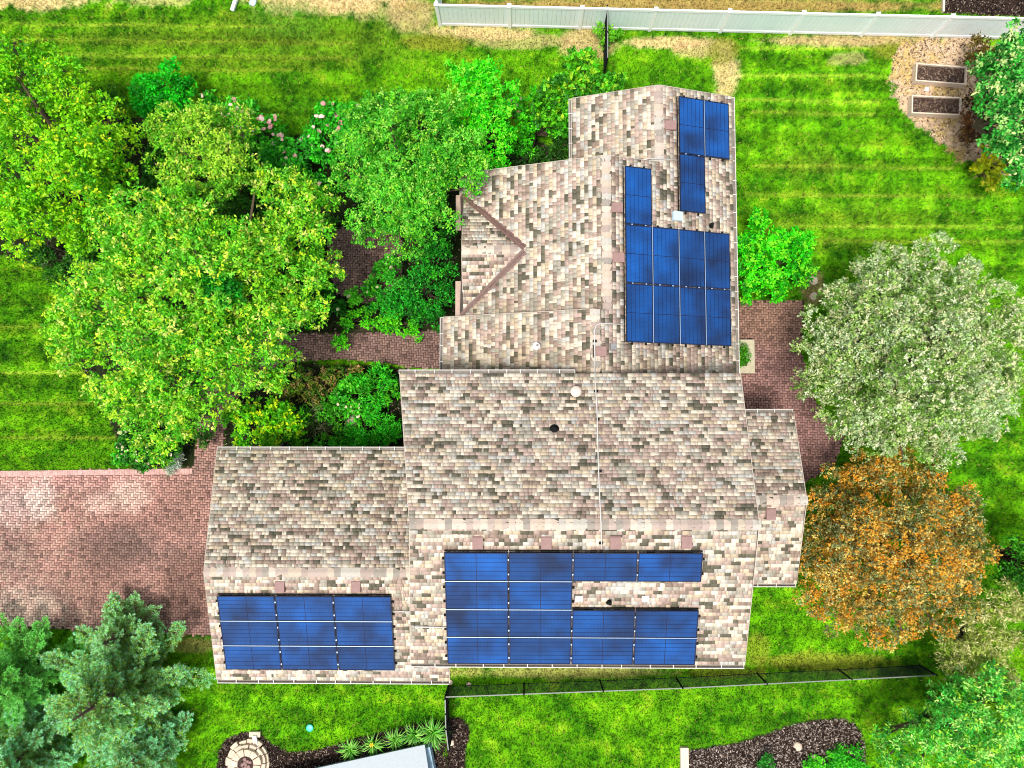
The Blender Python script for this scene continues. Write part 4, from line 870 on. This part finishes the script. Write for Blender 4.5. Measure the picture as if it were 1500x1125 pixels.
hydrangea('hydrangea with pink heads between the shaded shrub and the round tree', [(475,180,26,1.4),(495,165,20,1.3),(460,205,22,1.3),(500,200,24,1.4),(520,165,18,1.3),(480,230,22,1.3)], 26, 'pink', pal=((40,160,36), (60,184,44), (30,130,30)))
hydrangea('small hydrangea with one large pink bloom beside the lime tree', [(752,150,14,1.2),(762,165,12,1.1)], 4, 'pink', size=.11)
hydrangea('hydrangea dotted with pale heads left of the small brick court', [(450,440,24,.9),(475,425,20,.9),(480,455,22,.8),(455,465,18,.7),(500,450,14,.7),(465,405,18,.9)], 34, 'pale', size=.06, pal=((24,90,24), (36,110,30), (50,140,36)))
hydrangea('low plant dotted with pale heads between brick court and wing shrubs', [(560,400,18,.8),(545,425,16,.7),(575,385,14,.8),(520,435,14,.6)], 12, 'pale', size=.06)
hydrangea('bushy plant with rows of pale buds above the driveway edge', [(200,650,26,1.0),(235,655,26,1.0),(215,675,20,.8),(250,660,18,.8),(190,635,16,.9)], 44, 'pale', size=.055, pal=((40,110,30), (56,130,40), (30,90,24)))
hydrangea('pink flowering clump on the lawn side of the pale budded plant', [(183,655,14,.8),(178,672,12,.6)], 12, 'pink', size=.07)
hydrangea('shrub with pale green flower heads in front of the ferny foliage', [(505,590,20,.9),(525,600,18,.8),(510,565,16,.7)], 14, 'pale', size=.06)
hydrangea('large leaved green shrub poking through the sprawling tree above the walkway', [(310,410,30,5.9),(335,430,26,5.8),(320,470,20,5.3)], 0, 'pale', pal=((30,140,40), (40,160,50), (24,116,34)))

# spruces
def spruce(label, bx, by, rpx, h, seed, pal, tips, levels=10, lean=(0, 0)):
    b = P(bx, by, 0); R = rpx*H/F; rng = np.random.default_rng(seed); rr = random.Random(seed)
    root = empty('spruce_tree', b); tag(root, label, 'spruce'); g = MB(); pts = []; nr = []; cl = []
    pal = np.array([lin(*c) for c in pal]); tips = np.array([lin(*c) for c in tips])
    def shoot(c, d, ln, pale):                  # a bottle brush of needles along d
        n = int(34 + ln*110); t = rng.random(n); a = rng.normal(0, 1, (n, 3)); D = unit(a - (a @ d)[:, None]*d*.6 + d*1.1 + np.array([0, 0, .35]))
        q_ = c + d*ln*t[:, None] + D*.015; base = pal[rng.integers(0, len(pal), n)]; tp = tips[rng.integers(0, len(tips), n)]
        cc = np.where((rng.random(n) < pale*(.35 + .75*t))[:, None], tp, base)
        pts.append(q_); nr.append(D); cl.append(cc*rng.uniform(.8, 1.2, (n, 1)))
    g.tube([(0, 0, -.1), (0, 0, h*.5), (0, 0, h)], [.16, .1, .02], 8)
    z = .3; l = 0
    while z < h - .2:
        t = z/h; br = R*(1-t)**.8 + .15; nb = int(5 + 5*(1-t))
        for k in range(nb):
            a = 2*math.pi*(k + rr.uniform(-.35, .35))/nb + l*.9; ln = br*rr.choice([.5, .8, 1., 1.2])*rr.uniform(.88, 1.08)
            d = np.array([math.cos(a), math.sin(a), 0.]); st = np.array([0, 0, z + rr.uniform(-.12, .12)])
            en = st + d*ln + np.array([0, 0, .22*ln + rr.uniform(-.2, .12)]); dd = unit(en - st); sd = np.array([-d[1], d[0], 0.])
            g.tube([st, (st+en)/2 + np.array([0, 0, -.04]), en], [.03, .02, .008], 5, False)
            p = .2
            while p < ln:
                f_ = p/ln; c = st + (en-st)*f_; sl = min(.42, .16 + (ln-p)*.5)*rr.uniform(.75, 1.2)
                for s_ in (-1, 1):
                    dv = unit(dd*rr.uniform(.5, 1.0) + sd*s_*rr.uniform(.6, 1.1) + np.array([0, 0, rr.uniform(0, .35)]))
                    shoot(c, dv, sl, .15 + .8*max(0, f_-.3)/.7)
                    if sl > .26: shoot(c + dv*sl*.5, unit(dv + dd*.9 + np.array([0, 0, .3])), sl*.6, .2 + .75*f_)
                if rr.random() < .5: shoot(c, unit(dd*.5 + np.array([0, 0, 1.]) + sd*rr.uniform(-.5, .5)), .16, .5 + .4*f_)
                p += rr.uniform(.12, .2)
            shoot(en - dd*.1, dd, .26, .95)
        z += rr.uniform(.42, .6); l += 1
    for k in range(6): shoot(np.array([0, 0, h-.15]), unit(np.array([math.cos(k*1.05)*.7, math.sin(k*1.05)*.7, 1.])), .25, .95)
    C = np.concatenate(pts); N_ = np.concatenate(nr); c = np.concatenate(cl)
    V, Fc, c = leaves(C, N_, .075, .024, np.minimum(c*[2.2, 2.7, 1.75], .92), up=.3, rnd=.25, rng=rng); LEAFCOUNT[0] += len(Fc)
    link('crown', mesh_np('crown', V, Fc, c), root, M['leaf']); g.build('trunk', M['bark'], root, True)
SPP = [(84,120,56), (70,96,44), (100,120,60), (110,104,62)]
spruce('blue green spruce with pale tips filling the bottom left corner', 214, 985, 108, 4.6, 5, SPP, [(116,220,150), (96,200,120), (140,232,170), (150,200,60)], 11)
spruce('darker olive spruce at the left edge behind the pale tipped spruce', 60, 975, 80, 3.4, 8, [(70,110,40), (56,96,40), (90,130,60)], [(110,160,100), (90,150,80)], 8)
spruce('narrow young spruce reaching over the brick driveway edge', 205, 915, 42, 2.6, 12, SPP, [(136,216,156), (120,200,120)], 6)
spruce('spruce cut by the bottom left corner of the photo', 70, 1085, 85, 3.6, 15, SPP, [(116,220,150), (96,200,120), (140,232,170)], 8)

spruce('low spruce between the round planter and the big corner spruce', 232, 1085, 62, 2.6, 19, SPP, [(116,220,150), (96,200,120), (140,232,170)])
# daylilies with strap leaves
def strap_plant(px, py, n, L, label, flower=False, seed=0):
    b = P(px, py, 0); root = empty('daylily', b); tag(root, label, 'daylily', 'daylilies along the pale shed'); rng = np.random.default_rng(seed)
    V = []; Fc = []; c = []
    for i in range(n):
        a = rng.uniform(0, 2*np.pi); l = L*rng.uniform(.6, 1.1); d = np.array([math.cos(a), math.sin(a), 0]); s = np.array([-d[1], d[0], 0]); w_ = .016
        o0 = np.array([rng.normal(0, .05), rng.normal(0, .05), 0]); base = len(V)
        for k, (t, z, ww) in enumerate(((0, 0, .8), (.25, .55, 1), (.6, .75, .9), (1, .45, .1))):
            p_ = o0 + d*l*t*.9 + np.array([0, 0, l*z]); V += [p_ - s*w_*ww, p_ + s*w_*ww]
        for k in range(3): Fc.append([base+2*k, base+2*k+1, base+2*k+3, base+2*k+2]); 
        cc = np.array(lin(*[(96,176,50), (120,190,60), (70,150,40), (150,206,90)][rng.integers(0, 4)]))*rng.uniform(.8, 1.2); c += [cc]*3
    link('leaves', mesh_np('leaves', V, Fc, np.array(c)), root, M['leaf'])
    if flower:
        g = MB(); q_ = Vector((.02, .1, .5))
        for k in range(6):
            a = k*math.pi/3; g.add([q_, q_ + Vector((math.cos(a-.35)*.06, math.sin(a-.35)*.06, .05)), q_ + Vector((math.cos(a)*.1, math.sin(a)*.1, .04)), q_ + Vector((math.cos(a+.35)*.06, math.sin(a+.35)*.06, .05))], [(0,1,2,3)])
        g.tube([(0, .05, 0), q_], .006, 5); g.build('flower', mat('yellow_petals', lin(236,190,10), .6), root)
dl = [(515,1094,'daylily clump nearest the left end of the pale shed'), (548,1086,'daylily clump carrying a single yellow flower'), (580,1079,'daylily clump right of the one with the yellow flower'),
      (608,1072,'daylily clump just above the right corner of the pale shed'), (636,1068,'largest daylily clump touching the black fence post')]
for i, (x_, y_, lb) in enumerate(dl): strap_plant(x_, y_, 75 if i < 4 else 110, .55 if i < 4 else .7, lb, i == 1, i+3)

# ------------------------------------------------------------------ fences
def white_fence():
    A = P(645, 37, 0); B = P(1411, 55, 0); d = (B-A); n = 7.45; dv = d/7.45; Lk = 10
    root = empty('white_fence', A); tag(root, 'long white vinyl privacy fence along the top edge', 'fence')
    hh = 1.41; u = d.normalized(); sec = d.length/7.45
    post = MB().box((0, 0, hh/2), (.13, .13, hh), rz=math.atan2(u.y, u.x)).build('post', M['white'], root, bevel=.008); pm = post.data; bpy.data.objects.remove(post)
    cap = MB().add([(-.08,-.08,0),(.08,-.08,0),(.08,.08,0),(-.08,.08,0),(-.08,-.08,.03),(.08,-.08,.03),(.08,.08,.03),(-.08,.08,.03),(0,0,.09)], [(0,3,2,1),(0,1,5,4),(1,2,6,5),(2,3,7,6),(3,0,4,7),(4,5,8),(5,6,8),(6,7,8),(7,4,8)]).build('post_cap', M['white'], root); cm_ = cap.data; bpy.data.objects.remove(cap)
    npl = 15; pw = (sec-.13)/npl
    plk = MB().box((0, 0, 0), (pw-.008, .03, hh-.28)).build('plank', M['vinyl'], root); km = plk.data; bpy.data.objects.remove(plk)
    rot = math.atan2(u.y, u.x)
    for i in range(Lk):
        o = link('post', pm, root); o.location = u*sec*i
        c = link('post_cap', cm_, o); c.location = (0, 0, hh)
        if i == Lk-1: break
        for z, h_ in ((.1, .14), (hh-.08, .12)):
            MB().bar(u*(sec*i+.065)+Vector((0, 0, z)), u*(sec*(i+1)-.065)+Vector((0, 0, z)), .06, h_).build('rail', M['white'], root)
        for k in range(npl):
            o = link('plank', km, root); o.location = u*(sec*i+.065+pw*(k+.5)) + Vector((0, 0, hh/2-.005)); o.rotation_euler = (0, 0, rot)
    # return running away behind the corner post
    nrm = Vector((-u.y, u.x, 0))
    for z, h_ in ((.1, .14), (hh-.08, .12)): MB().bar(nrm*.065+Vector((0, 0, z)), nrm*3+Vector((0, 0, z)), .06, h_).build('rail', M['white'], root)
    for k in range(18):
        o = link('plank', km, root); o.location = nrm*(.065+pw*(k+.5)) + Vector((0, 0, hh/2-.005)); o.rotation_euler = (0, 0, rot+math.pi/2)
white_fence()
def black_fence(label, pts, h, npost, mesh_step=.06, wire=.007, group=None):
    """posts, top and bottom rail, woven mesh between; pts = ground points"""
    root = empty('black_fence', pts[0]); tag(root, label, 'fence', group); o = Vector(pts[0]); g = MB(); rl = MB()
    for a, b, n in zip(pts[:-1], pts[1:], npost):
        a, b = Vector(a)-o, Vector(b)-o; L = (b-a).length; d = (b-a)/L
        for i in range(n+1):
            p_ = a + (b-a)*i/n; MB().tube([p_ + Vector((0, 0, -.05)), p_ + Vector((0, 0, h+.03))], .03, 8).build('post', M['black'], root)
        MB().bar(a + Vector((0, 0, h)), b + Vector((0, 0, h)), .035, .03).build('top_rail', mat('dull_rail', lin(120,125,120), .5) if 'dull_rail' not in bpy.data.materials else bpy.data.materials['dull_rail'], root)
        MB().bar(a + Vector((0, 0, .06)), b + Vector((0, 0, .06)), .02, .02).build('bottom_rail', M['black'], root)
        k = -h
        while k < L:
            for s in (0, 1):
                x0, x1 = k, k+h; z0, z1 = (0, h) if s == 0 else (h, 0)
                if x0 < 0: z0 = z0 + (z1-z0)*(-x0)/h; x0 = 0
                if x1 > L: z1 = z0 + (z1-z0)*(L-x0)/(x1-x0); x1 = L
                g.bar(a + d*x0 + Vector((0, 0, z0)), a + d*x1 + Vector((0, 0, z1)), wire)
            k += mesh_step
    tag(g.build('wire_mesh', M['black'], root), kind='stuff')
def G(px, py, z): p_ = P(px, py, z); return Vector((p_.x, p_.y, 0))
black_fence('black mesh fence running across the lawn below the main roof', [G(652,1021,1.1), G(1000,1008,1.1), G(1372,989,1.1)], 1.1, (3, 3))
black_fence('short black mesh fence going down from the fence corner to the daylilies', [G(652,1024,1.1), G(653,1068,1.1), G(657,1100,1.1)], 1.1, (2, 1))
black_fence('black mesh fence panel between the white fence and the north gable', [P(884, 38, 0), P(884, 112, 0)], 1.35, (2,))
# ------------------------------------------------------------------ raised beds
def raised_bed(label, c, rz, wx, wy):
    root = empty('raised_bed', c, rz); tag(root, label, 'raised bed', None); h = .3; t = .05
    for s in (-1, 1):
        MB().box((0, s*(wy/2-t/2), h/2), (wx, t, h)).build('side_board', M['timber'], root); MB().box((s*(wx/2-t/2), 0, h/2), (t, wy-2*t-.004, h)).build('end_board', M['timber'], root)
    MB().box((0, 0, h*.38), (wx-2*t-.004, wy-2*t-.004, h*.6)).build('soil', M['sand'], root)
    pl = [(-wx/2+t,-wy/2+t),(wx/2-t,-wy/2+t),(wx/2-t,wy/2-t),(-wx/2+t,wy/2-t)]
    V, Fc, cc = chips(pl, 700, [lin(110,90,76), lin(150,130,110), lin(70,54,44), lin(90,72,60)], z=h*.7)
    tag(link('soil_crumbs', mesh_np('soil_crumbs', V, Fc, cc), root, M['mulch']), kind='stuff')
c = P(1379, 108, .3); raised_bed('upper of the two wooden raised beds, nearer the white fence', (c.x, c.y, 0), math.radians(-5), 1.95, .72)
c = P(1372, 154, .3); raised_bed('lower of the two wooden raised beds, with darker soil', (c.x, c.y, 0), math.radians(-3), 1.9, .72)
# neighbour's timber edging
a, b = P(1381, -20), P(1380, 19); MB().bar(a + Vector((0, 0, .05)), b + Vector((0, 0, .05)), .08, .14).build('timber_edging', M['timber']); tag(bpy.data.objects['timber_edging'], 'timber edge board of the mulch strip behind the fence', 'edging')

# stones
def rock(name, label, px, py, r, m_='stone', flat=.5, seed=0, z=0, parent=None):
    rng = random.Random(seed); g = MB(); n, k = 10, 5; p_ = P(px, py, z)
    v = [(0, 0, -r*flat)]; f = []
    ph = [rng.uniform(.8, 1.2) for _ in range(n)]
    for j in range(1, k):
        t = math.pi*j/k
        for i in range(n): rr_ = r*math.sin(t)**.7*ph[i]*rng.uniform(.93, 1.07); v.append((rr_*math.cos(6.283*i/n), rr_*math.sin(6.283*i/n), -r*flat*math.cos(t)))
    v.append((0, 0, r*flat))
    for i in range(n): f.append((0, 1+(i+1) % n, 1+i)); f.append((len(v)-1, 1+(k-2)*n+i, 1+(k-2)*n+(i+1) % n))
    for j in range(k-2):
        for i in range(n): a_ = 1+j*n+i; b_ = 1+j*n+(i+1) % n; f.append((a_, b_, b_+n, a_+n))
    g.add(v, f); o = g.build(name, M[m_], parent, True); o.location = (p_.x, p_.y, z + r*flat*.6)
    if label: tag(o, label, 'stone')
    return o
rock('boulder', 'brown boulder half hidden in the courtyard planting', 517, 618, .30, 'slabm', .6, 4, .1)
rock('stone', 'round pale stone lying in the curved mulch bed', 1168, 1093, .15, 'stone', .4, 5)
rock('stone', 'small pale stone below the round one in the curved bed', 1191, 1108, .09, 'stone', .4, 6)
rock('stone', 'pale stone in the mulch tongue by the black fence', 661, 1088, .12, 'stone', .4, 7)
rock('stone', 'white stone lying between the two raised beds', 1357, 131, .10, 'white', .4, 8)
rock('stepping_stone', 'flat pale stone at the garage corner above the fence', 659, 999, .12, 'stone', .2, 9)
rock('stepping_stone', 'small flat stone right of the garage corner', 687, 1002, .09, 'stone', .2, 10)
rock('stepping_stone', 'tan stepping stone beside the silvery tree, upper of two', 1191, 411, .18, 'stone', .2, 11)
rock('stepping_stone', 'tan stepping stone beside the silvery tree, lower of two', 1191, 434, .17, 'stone', .2, 12)

# planter box on the patio
p_ = P(1091, 522, .4); root = empty('concrete_planter', (p_.x, p_.y, 0)); tag(root, 'square concrete planter on the patio by the wall', 'planter')
MB().box((0, 0, .2), (.76, 1.28, .4)).build('slab', M['slabm'], root, bevel=.015)
MB().box((-.12, 0, .405), (.38, .72, .02)).build('soil', M['sand'], root)

# round tiered stone planter
p_ = P(362, 1117, .2); root = empty('stone_planter', (p_.x, p_.y, 0)); tag(root, 'round tiered planter of flat tan stones in the dark mulch', 'planter')
def ringstone(r0, r1, a0, a1, z0, z1):
    g = MB(); pts = []
    for t in (0, .5, 1): a = a0 + (a1-a0)*t; pts.append((r1*math.cos(a), r1*math.sin(a)))
    for t in (1, .5, 0): a = a0 + (a1-a0)*t; pts.append((r0*math.cos(a), r0*math.sin(a)))
    return g.prism(pts, z0, z1)
rr_ = random.Random(4)
for (r0, r1, z0, z1, n) in ((.40, .82, 0, .14, 15), (.34, .68, .142, .26, 13), (.30, .56, .262, .38, 11)):
    for i in range(n):
        a0 = (i + rr_.uniform(-.06, .06))*2*math.pi/n; ringstone(r0, r1*rr_.uniform(.94, 1.05), a0+.012, a0+2*math.pi/n-.03, z0, z1+rr_.uniform(-.01, .012)).build('stone', M['stone'], root, bevel=.012)
MB().tube([(0, 0, 0), (0, 0, .3)], .295, 18).build('soil', M['sand'], root)
for k in range(9):
    o = rock('pebble', None, 362, 1117, .07, 'vent', .6, 30+k, 0, root); a = k*2.4; o.location = (.06*k**.5*math.cos(a), .07*k**.5*math.sin(a), .33)
# pale block with a white spout
p_ = P(373, 1076, .1); b_ = MB().box((0, 0, .06), (.42, .2, .12)).build('stone_block', M['stone'], bevel=.015); b_.location = (p_.x, p_.y, 0); tag(b_, 'pale rectangular stone at the edge of the mulch above the round planter', 'stone')
g = MB(); a, b = P(373, 1078, .16), P(376, 1095, .1); g.bar(a, b, .14, .03); sd = Vector((1, 0, 0))
g.bar(a + sd*.06 + Vector((0, 0, .03)), b + sd*.06 + Vector((0, 0, .03)), .02, .05); g.bar(a - sd*.06 + Vector((0, 0, .03)), b - sd*.06 + Vector((0, 0, .03)), .02, .05)
tag(g.build('splash_channel', M['white']), 'white water channel lying between the stone block and round planter', 'channel')
# turquoise spot, probable lens flare, given a disc shape on the lawn
g = MB(); n = 14
g.tube([(0, 0, 0), (0, 0, .02), (0, 0, .035)], [.13, .14, .10], 20); o = g.build('flare_spot', M['teal'], smooth=True); p_ = P(454, 1066, .03); o.location = (p_.x, p_.y, .04); tag(o, 'small turquoise spot, probable lens flare, built as a disc above the planter bed', 'lens flare')
# white post at the top
a, b = P(341, 17, 0), P(349, -12, .25); g = MB(); g.bar(a + Vector((0, 0, .05)), b, .14, .12); tag(g.build('white_post', M['white'], bevel=.01), 'white post lying on the grass at the top edge', 'post')
o = rock('stone', 'pale teal spot built as a flat disc right of the white post', 371, 4, .16, 'skyl', .25, 21)  # unidentified pale teal spot, built with the flattened rock shape
# edging slab at the bottom
p_ = P(1003, 1115, .15); o = MB().box((0, 0, .08), (.3, .95, .16)).build('stone_step', M['timber'], bevel=.01); o.location = (p_.x, p_.y, 0); tag(o, 'narrow pale slab at the left end of the curved mulch bed', 'slab')
# pale shed at the bottom
A = P(622, 1091, .62); B = P(470, 1124, .62); u = (B-A).normalized(); v_ = Vector((-u.y, u.x, 0)); v_ = v_ if v_.y < 0 else -v_
root = empty('garden_shed', (A.x, A.y, 0)); tag(root, 'pale grey low shed roof cut by the bottom edge beside the daylilies', 'shed')
def S_(a, b, z): return Vector((u.x*a + v_.x*b, u.y*a + v_.y*b, z))
g = MB(); g.prism([tuple(S_(0, 0, .62)), tuple(S_(6, 0, .62)), tuple(S_(6, .85, .82)), tuple(S_(0, .85, .82))], 0, .05); g.build('roof', M['shed'], root)
g = MB(); g.prism([tuple(S_(0, .85, .82)), tuple(S_(6, .85, .82)), tuple(S_(6, 2.2, .5)), tuple(S_(0, 2.2, .5))], 0, .05); tag(g.build('roof', mat('darker_sheet', lin(128,138,148), .5), root), 'slightly darker rear roof slope')
MB().bar(S_(-.02, .85, .84), S_(6, .85, .84), .08, .04).build('ridge_trim', M['white'], root)
MB().prism([tuple(S_(-.12, .2, 0))[:2], tuple(S_(5.9, .2, 0))[:2], tuple(S_(5.9, 2.1, 0))[:2], tuple(S_(-.12, 2.1, 0))[:2]], 0, .42).build('wall', M['shedside'], root)
print("tris", sum(len(m.polygons)*(2 if m.polygons and m.polygons[0].loop_total==4 else 1)*m.users for m in bpy.data.meshes), "leaf quads", LEAFCOUNT[0], "shingles", len(SHV))
